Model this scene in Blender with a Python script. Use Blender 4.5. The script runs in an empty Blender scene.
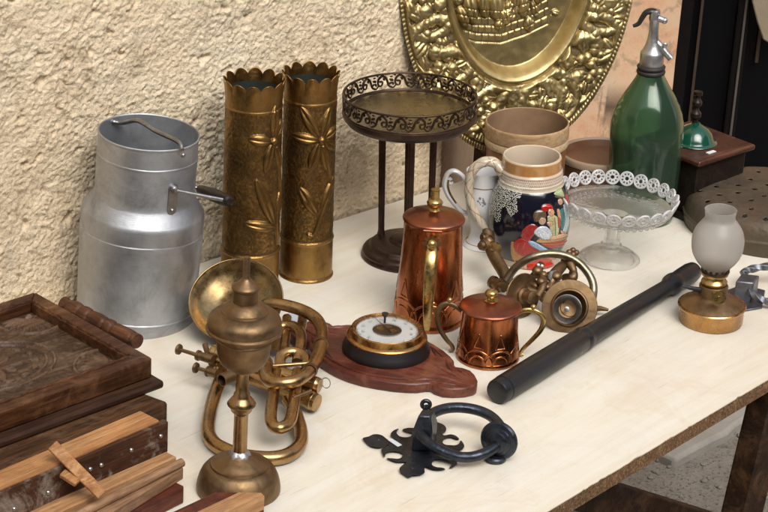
import bpy, math, random
import numpy as np
from mathutils import Vector, Matrix

random.seed(7)
RS = np.random.RandomState(11)
SC = bpy.context.scene
COL = SC.collection

# ------------------------------------------------------------------ camera
TZ = 0.75                       # table height
FPX = 2200.0                    # focal length in 768-px-wide pixels
PITCH = math.radians(23.5)
ROLL = 0.056
DIST = 2.95
CAM = Vector((0, 0, TZ + DIST * math.sin(PITCH)))
FW = Vector((0, math.cos(PITCH), -math.sin(PITCH)))
R0 = Vector((1, 0, 0))
U0 = Vector((0, math.sin(PITCH), math.cos(PITCH)))
RT = math.cos(ROLL) * R0 + math.sin(ROLL) * U0
UP = -math.sin(ROLL) * R0 + math.cos(ROLL) * U0

def ray(px, py):
    return FW + RT * ((px - 384) / FPX) - UP * ((py - 256) / FPX)

def T(px, py, h=0.0):
    """point at height h above the table top"""
    d = ray(px, py)
    t = (TZ + h - CAM.z) / d.z
    return CAM + d * t

def RY(px, py, y):
    d = ray(px, py)
    return CAM + d * (y / d.y)

def dep(p):
    return (p - CAM).dot(FW)

def mpp(p):
    return dep(p) / FPX

def ray_plane(px, py, p0, n):
    d = ray(px, py)
    return CAM + d * ((p0 - CAM).dot(n) / d.dot(n))

cam_d = bpy.data.cameras.new('camera')
cam_o = bpy.data.objects.new('camera', cam_d)
COL.objects.link(cam_o)
cam_o.matrix_world = Matrix(((RT.x, UP.x, -FW.x, CAM.x), (RT.y, UP.y, -FW.y, CAM.y), (RT.z, UP.z, -FW.z, CAM.z), (0, 0, 0, 1)))
cam_d.sensor_width = 36
cam_d.lens = FPX / 768 * 36
cam_d.clip_start = 0.05
cam_d.clip_end = 400
SC.camera = cam_o

# ------------------------------------------------------------------ numpy noise
_perm = RS.permutation(512).astype(np.int64)
_perm = np.concatenate([_perm, _perm, _perm])
_gr = RS.randn(512, 3); _gr /= np.linalg.norm(_gr, axis=1)[:, None]

def pnoise(x, y, z=0.0):
    x = np.asarray(x, float); y = np.asarray(y, float); z = np.zeros_like(x) + z
    xi = np.floor(x).astype(np.int64); yi = np.floor(y).astype(np.int64); zi = np.floor(z).astype(np.int64)
    xf, yf, zf = x - xi, y - yi, z - zi
    u, v, w = [t * t * t * (t * (t * 6 - 15) + 10) for t in (xf, yf, zf)]
    out = 0
    for dx in (0, 1):
        for dy in (0, 1):
            for dz in (0, 1):
                h = _perm[(_perm[(_perm[(xi + dx) & 511] + yi + dy) & 511] + zi + dz) & 511]
                g = _gr[h]
                dot = g[..., 0] * (xf - dx) + g[..., 1] * (yf - dy) + g[..., 2] * (zf - dz)
                wt = (u if dx else 1 - u) * (v if dy else 1 - v) * (w if dz else 1 - w)
                out = out + wt * dot
    return out * 1.6

def fbm(x, y, z=0.0, o=4, g=0.5, l=2.07):
    a, s, t = 1.0, 0.0, 0.0
    for i in range(o):
        s = s + a * pnoise(x, y, z + i * 7.3); t += a
        x, y, z = x * l, y * l, z * l; a *= g
    return s / t

# ------------------------------------------------------------------ materials
def mat_new(name):
    m = bpy.data.materials.new(name); m.use_nodes = True
    nt = m.node_tree; nt.nodes.clear()
    o = nt.nodes.new('ShaderNodeOutputMaterial'); b = nt.nodes.new('ShaderNodeBsdfPrincipled')
    nt.links.new(b.outputs[0], o.inputs[0])
    return m, nt, b

def N(nt, typ, **kw):
    n = nt.nodes.new(typ)
    for k, v in kw.items():
        if k.startswith('i_'):
            key = k[2:]
            key = int(key) if key.isdigit() else key.replace('_', ' ')
            n.inputs[key].default_value = v
        else:
            setattr(n, k, v)
    return n

def coords(nt, scale=(1, 1, 1), rot=(0, 0, 0), world=False):
    tc = N(nt, 'ShaderNodeNewGeometry') if world else N(nt, 'ShaderNodeTexCoord')
    mp = N(nt, 'ShaderNodeMapping')
    mp.inputs['Scale'].default_value = scale; mp.inputs['Rotation'].default_value = rot
    nt.links.new(tc.outputs['Position' if world else 'Object'], mp.inputs[0])
    return mp.outputs[0]

def noise_n(nt, vec, scale, detail=4, rough=0.6, dist=0.0):
    n = N(nt, 'ShaderNodeTexNoise', i_Scale=scale, i_Detail=detail, i_Roughness=rough, i_Distortion=dist)
    nt.links.new(vec, n.inputs['Vector'])
    return n.outputs['Fac']

def ramp(nt, fac, stops):
    r = N(nt, 'ShaderNodeValToRGB')
    e = r.color_ramp.elements
    while len(e) < len(stops): e.new(0.5)
    for k, (p, c) in enumerate(stops):
        e[k].position = p
        e[k].color = (c, c, c, 1) if isinstance(c, (int, float)) else (*c[:3], 1)
    nt.links.new(fac, r.inputs[0])
    return r.outputs[0]

def mix(nt, fac, a, b, mode='MIX'):
    m = N(nt, 'ShaderNodeMix', data_type='RGBA', blend_type=mode)
    for s, v in ((0, fac), (6, a), (7, b)):
        if isinstance(v, bpy.types.NodeSocket): nt.links.new(v, m.inputs[s])
        elif isinstance(v, (int, float)): m.inputs[s].default_value = v if s == 0 else (v, v, v, 1)
        else: m.inputs[s].default_value = (*v[:3], 1)
    return m.outputs[2]

def bump(nt, b, h, strength, dist, prev=None):
    n = N(nt, 'ShaderNodeBump', i_Strength=strength, i_Distance=dist)
    nt.links.new(h, n.inputs['Height'])
    if prev: nt.links.new(prev, n.inputs['Normal'])
    nt.links.new(n.outputs[0], b.inputs['Normal'])
    return n.outputs[0]

def pset(nt, b, key, v):
    if isinstance(v, bpy.types.NodeSocket): nt.links.new(v, b.inputs[key])
    elif isinstance(v, tuple): b.inputs[key].default_value = (*v, 1)
    else: b.inputs[key].default_value = v

def metal(name, c1, c2, r1=0.25, r2=0.5, scale=30, metallic=1.0, b1=0.15, bs=60, dirt=None, dirt_amt=0.5, stretch=(1, 1, 1), scratch=0.0, attr=None):
    m, nt, b = mat_new(name)
    v = coords(nt, stretch)
    n1 = noise_n(nt, v, scale, 6, 0.65, 0.4)
    n2 = noise_n(nt, v, scale * 4.3, 5, 0.7)
    f = ramp(nt, n1, [(0.36, 0.0), (0.64, 1.0)])
    c = mix(nt, f, c1, c2)
    c = mix(nt, 0.35, c, mix(nt, n2, tuple(x * 0.5 for x in c1), tuple(min(1, x * 1.3) for x in c2)))
    if dirt:
        d = ramp(nt, noise_n(nt, v, scale * 0.55, 7, 0.7, 0.8), [(0.5, 0.0), (0.5 + 0.22, dirt_amt)])
        c = mix(nt, d, c, dirt)
    if attr:
        a = N(nt, 'ShaderNodeAttribute', attribute_name=attr)
        c = mix(nt, a.outputs['Fac'], mix(nt, 0.82, c, dirt or c1), c)
        mm = ramp(nt, a.outputs['Fac'], [(0.0, metallic * 0.75), (0.5, metallic)])
        pset(nt, b, 'Metallic', mm)
    else:
        b.inputs['Metallic'].default_value = metallic
    pset(nt, b, 'Base Color', c)
    rr = N(nt, 'ShaderNodeMapRange', i_1=0.3, i_2=0.7, i_3=r1, i_4=r2)
    nt.links.new(n2 if scratch == 0 else n1, rr.inputs[0])
    pset(nt, b, 'Roughness', rr.outputs[0])
    bb = bump(nt, b, noise_n(nt, v, bs, 3, 0.5), b1, 0.002)
    if scratch:
        v2 = coords(nt, (1, 1, 14))
        bump(nt, b, noise_n(nt, v2, 90, 3, 0.6), scratch, 0.0004, bb)
    return m

def plain(name, c, rough=0.5, var=0.25, scale=40, b1=0.1, bs=120, metallic=0.0, spec=None, coat=0.0, world=False, bd=0.002):
    m, nt, b = mat_new(name)
    v = coords(nt, world=world)
    n = noise_n(nt, v, scale, 6, 0.65)
    c = mix(nt, n, tuple(x * (1 - var) for x in c), tuple(min(1, x * (1 + var)) for x in c))
    pset(nt, b, 'Base Color', c); b.inputs['Roughness'].default_value = rough
    b.inputs['Metallic'].default_value = metallic
    if coat: b.inputs['Coat Weight'].default_value = coat; b.inputs['Coat Roughness'].default_value = 0.12
    if b1: bump(nt, b, noise_n(nt, v, bs, 4, 0.6), b1, bd)
    return m

def wood(name, c1, c2, c3, ang=0.0, rough=0.5, scale=1.0, b1=0.25, wear=None, wear_amt=0.5, coat=0.0, attr=None, elev=0.0):
    """grain runs along local x turned by ang about z"""
    m, nt, b = mat_new(name)
    v0 = coords(nt, (1, 1, 1), (0, elev, -ang))
    mp = N(nt, 'ShaderNodeMapping'); mp.inputs['Scale'].default_value = (6 * scale, 90 * scale, 90 * scale)
    nt.links.new(v0, mp.inputs[0])
    g = noise_n(nt, mp.outputs[0], 1.0, 7, 0.65, 0.6)
    g2 = noise_n(nt, mp.outputs[0], 4.0, 4, 0.6)
    c = ramp(nt, g, [(0.3, c1), (0.5, c2), (0.72, c3)])
    c = mix(nt, ramp(nt, g2, [(0.35, 0.55), (0.55, 0.0)]), c, tuple(x * 0.55 for x in c1))
    blot = noise_n(nt, v0, 14 * scale, 5, 0.6)
    c = mix(nt, ramp(nt, blot, [(0.35, 0.5), (0.65, 0.0)]), c, tuple(x * 0.7 for x in c1))
    if wear:
        w = ramp(nt, noise_n(nt, v0, 22 * scale, 8, 0.72, 0.5), [(0.5, 0.0), (0.66, wear_amt)])
        c = mix(nt, w, c, wear)
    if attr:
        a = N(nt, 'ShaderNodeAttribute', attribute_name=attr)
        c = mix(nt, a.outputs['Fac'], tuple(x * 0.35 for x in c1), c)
    pset(nt, b, 'Base Color', c); b.inputs['Specular IOR Level'].default_value = .22
    rr = N(nt, 'ShaderNodeMapRange', i_1=0.3, i_2=0.7, i_3=rough - 0.12, i_4=rough + 0.15)
    nt.links.new(blot, rr.inputs[0]); pset(nt, b, 'Roughness', rr.outputs[0])
    if coat: b.inputs['Coat Weight'].default_value = coat; b.inputs['Coat Roughness'].default_value = 0.2
    bump(nt, b, g2, b1, 0.0015, bump(nt, b, g, b1, 0.002))
    return m

def glass(name, c, rough=0.02, ior=1.5, b1=0.0, bs=60):
    m, nt, b = mat_new(name)
    pset(nt, b, 'Base Color', c); b.inputs['Roughness'].default_value = rough
    b.inputs['Transmission Weight'].default_value = 1.0; b.inputs['IOR'].default_value = ior
    if b1: bump(nt, b, noise_n(nt, coords(nt), bs, 3, 0.5), b1, 0.002)
    return m

def vcol_mat(name, rough=0.25, b1=0.0, bs=200, coat=0.0, metallic=0.0, mul=None):
    m, nt, b = mat_new(name)
    a = N(nt, 'ShaderNodeVertexColor', layer_name='Col')
    c = a.outputs[0]
    n = noise_n(nt, coords(nt), 60, 5, 0.65)
    c = mix(nt, 1.0, c, ramp(nt, n, [(0.3, 0.8), (0.7, 1.0)]), 'MULTIPLY')
    pset(nt, b, 'Base Color', c); b.inputs['Roughness'].default_value = rough
    b.inputs['Metallic'].default_value = metallic
    if coat: b.inputs['Coat Weight'].default_value = coat; b.inputs['Coat Roughness'].default_value = 0.1
    if b1: bump(nt, b, noise_n(nt, coords(nt), bs, 3, 0.5), b1, 0.002)
    return m

# ------------------------------------------------------------------ mesh builder
def catmull(pts, sub=8, closed=False):
    P = [Vector(p) for p in pts]; n = len(P); out = []
    rng = range(n if closed else n - 1)
    for i in rng:
        p1, p2 = P[i], P[(i + 1) % n]
        p0 = P[(i - 1) % n] if (closed or i > 0) else p1 * 2 - p2
        p3 = P[(i + 2) % n] if (closed or i + 2 < n) else p2 * 2 - p1
        for k in range(sub):
            t = k / sub
            out.append(0.5 * ((2 * p1) + (p2 - p0) * t + (2 * p0 - 5 * p1 + 4 * p2 - p3) * t * t + (3 * p1 - p0 - 3 * p2 + p3) * t ** 3))
    if not closed: out.append(P[-1].copy())
    return out

class MB:
    def __init__(s): s.v, s.f = [], []
    def add(s, vs, fs, M=None):
        b = len(s.v)
        s.v += [tuple(M @ Vector(v)) if M is not None else tuple(v) for v in vs]
        s.f += [tuple(i + b for i in f) for f in fs]
    def lathe(s, prof, n=96, M=None, close=False, wob=None):
        """prof = [(r, z)...]; radius 0 ends are closed to a fan"""
        b = len(s.v); m = len(prof); vs, fs = [], []
        for j, (r, z) in enumerate(prof):
            r = max(r, 1e-5)
            for i in range(n):
                a = 2 * math.pi * i / n
                k = wob(a, j) if wob else 1.0
                vs.append((r * k * math.cos(a), r * k * math.sin(a), z))
        for j in range(m - 1 if not close else m):
            for i in range(n):
                a0, a1 = j * n + i, j * n + (i + 1) % n
                b0, b1 = ((j + 1) % m) * n + i, ((j + 1) % m) * n + (i + 1) % n
                fs.append((a0, a1, b1, b0))
        s.add(vs, fs, M)
    def tube(s, pts, r, n=12, closed=False, cap=True, flat=1.0, up=None, twist=0.0, sq=False):
        P = [Vector(p) for p in pts]; m = len(P)
        rr = r if isinstance(r, (list, tuple)) else [r] * m
        if len(rr) != m:
            rr = [np.interp(i / (m - 1), np.linspace(0, 1, len(rr)), rr) for i in range(m)]
        tg = []
        for i in range(m):
            a = P[(i - 1) % m] if (closed or i > 0) else P[i]
            c = P[(i + 1) % m] if (closed or i < m - 1) else P[i]
            tg.append((c - a).normalized())
        nrm = Vector(up) if up is not None else (Vector((0, 0, 1)) if abs(tg[0].z) < 0.9 else Vector((1, 0, 0)))
        nrm = (nrm - tg[0] * nrm.dot(tg[0])).normalized()
        frames = []
        for i in range(m):
            nn = Vector(up) if up is not None else nrm
            nn = nn - tg[i] * nn.dot(tg[i])
            if nn.length < 1e-6: nn = nrm
            nrm = nn.normalized(); frames.append((nrm, tg[i].cross(nrm)))
        vs, fs = [], []
        for i in range(m):
            a, c = frames[i]
            for k in range(n):
                t = 2 * math.pi * k / n + twist * i / (m - 1)
                q = 1.0
                if sq: q = 1 / max(abs(math.cos(2 * math.pi * k / n)), abs(math.sin(2 * math.pi * k / n)))
                vs.append(P[i] + (a * math.cos(t) + c * math.sin(t) * flat) * rr[i] * q)
        for i in range(m if closed else m - 1):
            for k in range(n):
                j = (i + 1) % m
                fs.append((i * n + k, i * n + (k + 1) % n, j * n + (k + 1) % n, j * n + k))
        if not closed and cap:
            fs.append(tuple(range(n - 1, -1, -1))); fs.append(tuple(range((m - 1) * n, m * n)))
        s.add(vs, fs)
    def prism(s, bottom, top):
        n = len(bottom)
        fs = [tuple(range(n - 1, -1, -1)), tuple(range(n, 2 * n))]
        fs += [(i, (i + 1) % n, n + (i + 1) % n, n + i) for i in range(n)]
        s.add(list(bottom) + list(top), fs)
    def box(s, c, size, M=None):
        x, y, z = [k / 2 for k in size]; c = Vector(c)
        q = [Vector(p) for p in ((-x, -y, -z), (x, -y, -z), (x, y, -z), (-x, y, -z), (-x, -y, z), (x, -y, z), (x, y, z), (-x, y, z))]
        q = [(M @ p if M is not None else p) + c for p in q]
        s.prism(q[:4], q[4:])
    def ball(s, c, r, n=20, m=12, sc=(1, 1, 1), M=None):
        vs, fs = [], []
        c = Vector(c)
        for j in range(m + 1):
            t = math.pi * j / m
            for i in range(n):
                a = 2 * math.pi * i / n
                q = Vector((r * sc[0] * math.sin(t) * math.cos(a), r * sc[1] * math.sin(t) * math.sin(a), r * sc[2] * math.cos(t)))
                vs.append((M @ q if M is not None else q) + c)
        for j in range(m):
            for i in range(n):
                fs.append((j * n + i, (j + 1) * n + i, (j + 1) * n + (i + 1) % n, j * n + (i + 1) % n))
        s.add(vs, fs)

def clean(me, sharp):
    import bmesh
    bm = bmesh.new(); bm.from_mesh(me)
    bmesh.ops.remove_doubles(bm, verts=bm.verts, dist=3e-5)
    bmesh.ops.recalc_face_normals(bm, faces=bm.faces)
    bm.to_mesh(me); bm.free()
    me.shade_smooth()
    if sharp is not None: me.set_sharp_from_angle(angle=math.radians(sharp))

class Thing:
    def __init__(s, name, label, cat, loc, M3=None, group=None):
        s.o = bpy.data.objects.new(name, None); COL.objects.link(s.o)
        s.M = Matrix.Translation(loc) @ (M3.to_4x4() if M3 is not None else Matrix.Identity(4))
        s.o.matrix_world = s.M; s.inv = s.M.inverted()
        s.o.empty_display_size = 0.03
        s.o['label'] = label; s.o['category'] = cat
        if group: s.o['group'] = group
    def L(s, p): return s.inv @ Vector(p)
    def part(s, name, mb, mat, parent=None, world=False, sharp=38, bevel=0, doclean=True, label=None, solid=0):
        vs = [s.inv @ Vector(v) for v in mb.v] if world else mb.v
        me = bpy.data.meshes.new(name); me.from_pydata([tuple(v) for v in vs], [], mb.f); me.update()
        if doclean: clean(me, sharp)
        o = bpy.data.objects.new(name, me); COL.objects.link(o); o.parent = parent or s.o
        me.materials.append(mat)
        if bevel:
            bv = o.modifiers.new('bevel', 'BEVEL'); bv.width = bevel; bv.segments = 2; bv.limit_method = 'ANGLE'; bv.angle_limit = math.radians(40)
        if solid:
            sm = o.modifiers.new('solid', 'SOLIDIFY'); sm.thickness = solid; sm.offset = -1
        if label: o['label'] = label
        return o

def single(name, mb, mat, label=None, cat=None, kind=None, group=None, sharp=38, bevel=0, loc=None):
    loc = Vector(loc) if loc is not None else Vector((0, 0, 0))
    me = bpy.data.meshes.new(name); me.from_pydata([tuple(Vector(v) - loc) for v in mb.v], [], mb.f); me.update()
    clean(me, sharp)
    o = bpy.data.objects.new(name, me); COL.objects.link(o); o.location = loc
    me.materials.append(mat)
    if bevel:
        bv = o.modifiers.new('bevel', 'BEVEL'); bv.width = bevel; bv.segments = 2; bv.limit_method = 'ANGLE'; bv.angle_limit = math.radians(40)
    if label: o['label'] = label
    if cat: o['category'] = cat
    if kind: o['kind'] = kind
    if group: o['group'] = group
    return o

def gridmesh(name, P, mat, parent=None, wrap=False, col=None, fac=None, keep=None, flip=False, sharp=None):
    """P (nu,nv,3) array of points -> mesh object; col (nu,nv,3); fac (nu,nv)"""
    nu, nv = P.shape[:2]
    idx = np.arange(nu * nv).reshape(nu, nv)
    iu = idx if not wrap else np.vstack([idx, idx[:1]])
    a, b, c, d = iu[:-1, :-1], iu[1:, :-1], iu[1:, 1:], iu[:-1, 1:]
    F = np.stack([a, b, c, d] if not flip else [a, d, c, b], -1)
    if keep is not None: F = F[keep]
    F = F.reshape(-1, 4)
    me = bpy.data.meshes.new(name)
    me.vertices.add(nu * nv); me.vertices.foreach_set('co', P.reshape(-1).astype(np.float32))
    me.loops.add(F.size); me.loops.foreach_set('vertex_index', F.reshape(-1).astype(np.int32))
    me.polygons.add(len(F))
    me.polygons.foreach_set('loop_start', np.arange(0, F.size, 4, dtype=np.int32))
    me.polygons.foreach_set('loop_total', np.full(len(F), 4, dtype=np.int32))
    me.update(calc_edges=True); me.validate()
    if col is not None:
        at = me.color_attributes.new('Col', 'FLOAT_COLOR', 'POINT')
        c4 = np.ones((nu * nv, 4), np.float32); c4[:, :3] = col.reshape(-1, 3)
        at.data.foreach_set('color', c4.reshape(-1))
    if fac is not None:
        at = me.attributes.new('high', 'FLOAT', 'POINT'); at.data.foreach_set('value', fac.reshape(-1).astype(np.float32))
    me.shade_smooth()
    if sharp: me.set_sharp_from_angle(angle=math.radians(sharp))
    o = bpy.data.objects.new(name, me); COL.objects.link(o)
    if parent: o.parent = parent
    me.materials.append(mat)
    return o

class Ax:
    """a turned thing standing on the table: base-centre pixel and top-axis pixel"""
    def __init__(s, bx, by, tx, ty, h=0.0, lim=0.035):
        s.O = T(bx, by, h); s.by, s.ty = by, ty
        W = RY(tx, ty, s.O.y); V = W - s.O
        a = max(-lim, min(lim, math.atan2(V.x, V.z)))
        s.H = V.z
        s.M3 = Matrix.Rotation(a, 3, 'Y'); s.a = a
    def h(s, y): return s.H * (s.by - y) / (s.by - s.ty)
    def k(s, y): return mpp(s.O + Vector((0, 0, s.h(y))))
    def p(s, prof): return [(r * s.k(y), s.h(y)) for r, y in prof]
    def world(s, x, y, z): return s.O + s.M3 @ Vector((x, y, z))
    def thing(s, name, label, cat, group=None): return Thing(name, label, cat, s.O, s.M3, group)
    def pt(s, px, py, off=0.0):
        """local point seen at a pixel on the vertical plane through the axis, pushed off metres away from camera"""
        W = RY(px, py, s.O.y + off)
        return s.M3.inverted() @ (W - s.O)

# relief strokes: height fields on 2D arrays
def seg_d(X, Y, a, b):
    ax, ay = a; bx, by = b
    dx, dy = bx - ax, by - ay; L2 = dx * dx + dy * dy + 1e-12
    t = np.clip(((X - ax) * dx + (Y - ay) * dy) / L2, 0, 1)
    return np.hypot(X - ax - t * dx, Y - ay - t * dy), t

def st_line(Hf, X, Y, pts, w, h, taper=False, mode='max'):
    n = len(pts) - 1
    xs = [p[0] for p in pts]; ys = [p[1] for p in pts]
    m = (X > min(xs) - w) & (X < max(xs) + w) & (Y > min(ys) - w) & (Y < max(ys) + w)
    if not m.any(): return
    x, y = X[m], Y[m]; best = np.zeros_like(x)
    for i in range(n):
        d, t = seg_d(x, y, pts[i], pts[i + 1])
        ww = w * (1 - 0.75 * (i + t) / n) if taper else w
        best = np.maximum(best, np.sqrt(np.clip(1 - (d / ww) ** 2, 0, 1)) * (ww / w))
    if mode == 'max': Hf[m] = np.maximum(Hf[m], best * h)
    else: Hf[m] = Hf[m] + best * h

def st_petal(Hf, X, Y, a, b, w, h, crease=0.35, prof=0.7):
    L = math.hypot(b[0] - a[0], b[1] - a[1])
    cx, cy = (a[0] + b[0]) / 2, (a[1] + b[1]) / 2
    m = np.hypot(X - cx, Y - cy) < L * 0.6 + w
    if not m.any(): return
    x, y = X[m], Y[m]
    ux, uy = (b[0] - a[0]) / L, (b[1] - a[1]) / L
    t = ((x - a[0]) * ux + (y - a[1]) * uy) / L
    s = (x - a[0]) * -uy + (y - a[1]) * ux
    tt = np.clip(t, 0, 1)
    ww = w * np.sin(np.pi * tt) ** prof + 1e-9
    q = np.clip(1 - (s / ww) ** 2, 0, 1) ** 0.5
    q = q * (1 - crease * np.exp(-(s / (w * 0.22)) ** 2)) * (0.5 + 0.5 * np.sin(np.pi * tt))
    q[(t <= 0) | (t >= 1)] = 0
    Hf[m] = np.maximum(Hf[m], q * h)

def in_poly(X, Y, pts):
    r = np.zeros(X.shape, bool); n = len(pts)
    for i in range(n):
        x1, y1 = pts[i]; x2, y2 = pts[(i + 1) % n]
        if y1 == y2: continue
        c = ((Y > y1) != (Y > y2)) & (X < (x2 - x1) * (Y - y1) / (y2 - y1) + x1)
        r ^= c
    return r
# ================================================================== SETTING
def unit2(v): v = Vector((v.x, v.y, 0)); return v.normalized()
def inter(p, d, q, e):
    den = d.x * e.y - d.y * e.x
    t = ((q.x - p.x) * e.y - (q.y - p.y) * e.x) / den
    return p + d * t

# --- light
w = bpy.data.worlds.new('World'); SC.world = w; w.use_nodes = True
nt = w.node_tree; nt.nodes.clear()
SUN_DIR = Vector((0.24, -0.64, 0.73)).normalized()      # towards the sun
sky = nt.nodes.new('ShaderNodeTexSky'); sky.sky_type = 'NISHITA'; sky.sun_disc = False
sky.sun_elevation = math.asin(SUN_DIR.z)
sky.sun_rotation = math.atan2(SUN_DIR.x, SUN_DIR.y)
sky.air_density = 1.0; sky.dust_density = 3.0; sky.ozone_density = 1.0
bg = nt.nodes.new('ShaderNodeBackground'); bg.inputs[1].default_value = 0.15
wo = nt.nodes.new('ShaderNodeOutputWorld')
hs = nt.nodes.new('ShaderNodeHueSaturation'); hs.inputs['Saturation'].default_value = .5
nt.links.new(sky.outputs[0], hs.inputs['Color']); nt.links.new(hs.outputs[0], bg.inputs[0]); nt.links.new(bg.outputs[0], wo.inputs[0])
sd = bpy.data.lights.new('sun', 'SUN'); sd.energy = 1.75; sd.angle = math.radians(42); sd.color = (1.0, 0.96, 0.9)
so = bpy.data.objects.new('sun', sd); COL.objects.link(so)
so.rotation_euler = (-SUN_DIR).to_track_quat('-Z', 'Y').to_euler()
SC.view_settings.view_transform = 'Standard'; SC.view_settings.look = 'None'
SC.view_settings.gamma = 1; SC.view_settings.use_curve_mapping = False
SC.view_settings.exposure = 0.56
SC.cycles.max_bounces = 14; SC.cycles.transmission_bounces = 14; SC.cycles.caustics_reflective = False; SC.cycles.caustics_refractive = True

# --- table
F_a, F_b = T(560, 504), T(768, 379.5)
fd = unit2(F_b - F_a)
A_l, C1 = T(200, 262), T(441, 186)
ad = unit2(C1 - A_l)
E_a, E_b = T(540, 159), T(768, 196)
ed = unit2(E_b - E_a)
back_right = inter(A_l, ad, E_a, ed)
front_right = inter(F_a, fd, E_a, ed)
back_left = A_l - ad * 1.15
ln = unit2(Vector((fd.y, -fd.x, 0)))
front_left = F_a - fd * 0.9
print('table', [tuple(round(c, 3) for c in p) for p in (back_left, back_right, front_right, front_left)], 'angles', math.degrees(math.atan2(fd.y, fd.x)), math.degrees(math.atan2(ad.y, ad.x)), math.degrees(math.atan2(ed.y, ed.x)))
an = Vector((ad.y, -ad.x, 0))       # wall A normal towards the room
back_left += an * 0.004; back_right += an * 0.004
tang = math.atan2(fd.y, fd.x)
TH = 0.019
table = Thing('table', 'long trestle table with pale wood grain laminate top and raw chipboard edge', 'table', (front_right.x - 0.9 * fd.x, front_right.y - 0.9 * fd.y, 0))
corners = [back_left, back_right, front_right, front_left]
cz = lambda p, z: Vector((p.x, p.y, z))

def shift(p, q, d):  # pull p towards q
    return p + (q - p).normalized() * d
mb = MB(); mb.prism([cz(p, TZ - TH) for p in corners], [cz(p, TZ - 0.0012) for p in corners])
m, nt, b = mat_new('chipboard')
v = coords(nt, world=True)
n1 = noise_n(nt, v, 330, 3, 0.7); n2 = noise_n(nt, v, 90, 5, 0.7); n3 = noise_n(nt, v, 18, 3)
c = ramp(nt, n1, [(0.3, (.05, .022, .008)), (0.48, (.2, .105, .045)), (0.62, (.36, .215, .1)), (0.75, (.5, .36, .2))])
c = mix(nt, ramp(nt, n2, [(0.42, 0.0), (0.62, 0.7)]), c, (.13, .065, .028))
c = mix(nt, ramp(nt, n3, [(0.4, 0.0), (0.7, 0.45)]), c, (.09, .05, .025))
pset(nt, b, 'Base Color', c); b.inputs['Roughness'].default_value = 0.9
bump(nt, b, n1, 0.9, 0.0025)
table.part('chipboard_panel', mb, m, world=True, bevel=0)
# laminate sheet with a slightly chipped front edge
m, nt, b = mat_new('laminate')
v = coords(nt, (1, 1, 1), (0, 0, -tang), world=True)
mp = N(nt, 'ShaderNodeMapping'); mp.inputs['Scale'].default_value = (2.2, 26, 1); nt.links.new(v, mp.inputs[0])
g = noise_n(nt, mp.outputs[0], 1.0, 7, 0.66, 1.2)
mp2 = N(nt, 'ShaderNodeMapping'); mp2.inputs['Scale'].default_value = (9, 160, 1); nt.links.new(v, mp2.inputs[0])
g2 = noise_n(nt, mp2.outputs[0], 1.0, 4, 0.6, 0.6)
blot = noise_n(nt, v, 3.1, 5, 0.6, 0.5)
c = ramp(nt, g, [(0.34, (.73, .66, .53)), (0.47, (.77, .725, .62)), (0.62, (.79, .755, .665))])
c = mix(nt, ramp(nt, g2, [(0.36, 0.28), (0.56, 0.0)]), c, (.71, .635, .50))
c = mix(nt, ramp(nt, blot, [(0.5, 0.0), (0.68, 0.30)]), c, (.63, .50, .35))
st_ = noise_n(nt, v, 5.5, 6, 0.62, 1.2)
c = mix(nt, ramp(nt, st_, [(0.57, 0.0), (0.62, 0.18), (0.66, 0.06), (.8, .14)]), c, (.60, .44, .28))
mp3 = N(nt, 'ShaderNodeMapping'); mp3.inputs['Scale'].default_value = (12, 420, 1); mp3.inputs['Rotation'].default_value = (0, 0, .35); nt.links.new(v, mp3.inputs[0])
scr = noise_n(nt, mp3.outputs[0], 1.0, 2, 0.5, 0.2)
c = mix(nt, ramp(nt, scr, [(0.70, 0.0), (0.74, 0.5)]), c, (.50, .42, .32))
speck = noise_n(nt, v, 75, 4, 0.75)
c = mix(nt, ramp(nt, speck, [(0.69, 0.0), (0.76, 0.55)]), c, (.30, .24, .17))
dust = noise_n(nt, v, 11, 8, 0.75, 1.0)
c = mix(nt, ramp(nt, dust, [(0.5, 0.0), (0.75, 0.22)]), c, (.45, .40, .32))
pset(nt, b, 'Base Color', c)
rr = N(nt, 'ShaderNodeMapRange', i_1=0.3, i_2=0.7, i_3=0.28, i_4=0.5); nt.links.new(dust, rr.inputs[0]); pset(nt, b, 'Roughness', rr.outputs[0])
bump(nt, b, g2, 0.08, 0.001)
LAM = m
ring = []
nseg = 900
L = (front_right - front_left).length
inn = (back_right - front_right).normalized()
chip = np.clip(fbm(np.linspace(0, 90, nseg + 1), np.zeros(nseg + 1) + 3.3, o=5, g=0.6) * 0.006 - 0.0006, 0, 0.004)
front_pts = [front_left + fd * (L * k / nseg) + inn * float(chip[k]) for k in range(nseg + 1)]
poly = [back_left, *front_pts, back_right]
poly = [p + Vector((0, 0, 0)) for p in poly]
mb = MB(); mb.prism([cz(p, TZ - 0.0012) for p in poly], [cz(p, TZ) for p in poly])
table.part('laminate_top', mb, LAM, world=True, doclean=False)

# trestle legs
DARKLEG = wood('dark_stained_wood', (.018, .009, .005), (.035, .017, .009), (.075, .035, .016), 0, 0.55, 1.0, wear=(.16, .08, .035), wear_amt=0.5)
def plank(p, q, wdt, thk, side, bevel=0.003):
    """plank centred on p->q, wide along 'side'"""
    d = (q - p).normalized(); s_ = (side - d * side.dot(d)).normalized(); t = d.cross(s_)
    c = lambda o, a, b_: o + s_ * (wdt / 2 * a) + t * (thk / 2 * b_)
    mb = MB(); mb.prism([c(p, -1, -1), c(p, 1, -1), c(p, 1, 1), c(p, -1, 1)], [c(q, -1, -1), c(q, 1, -1), c(q, 1, 1), c(q, -1, 1)])
    return mb
inset = inn * 0.045
n_in = Vector((-fd.y, fd.x, 0))
if n_in.dot(inn) < 0: n_in = -n_in
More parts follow.
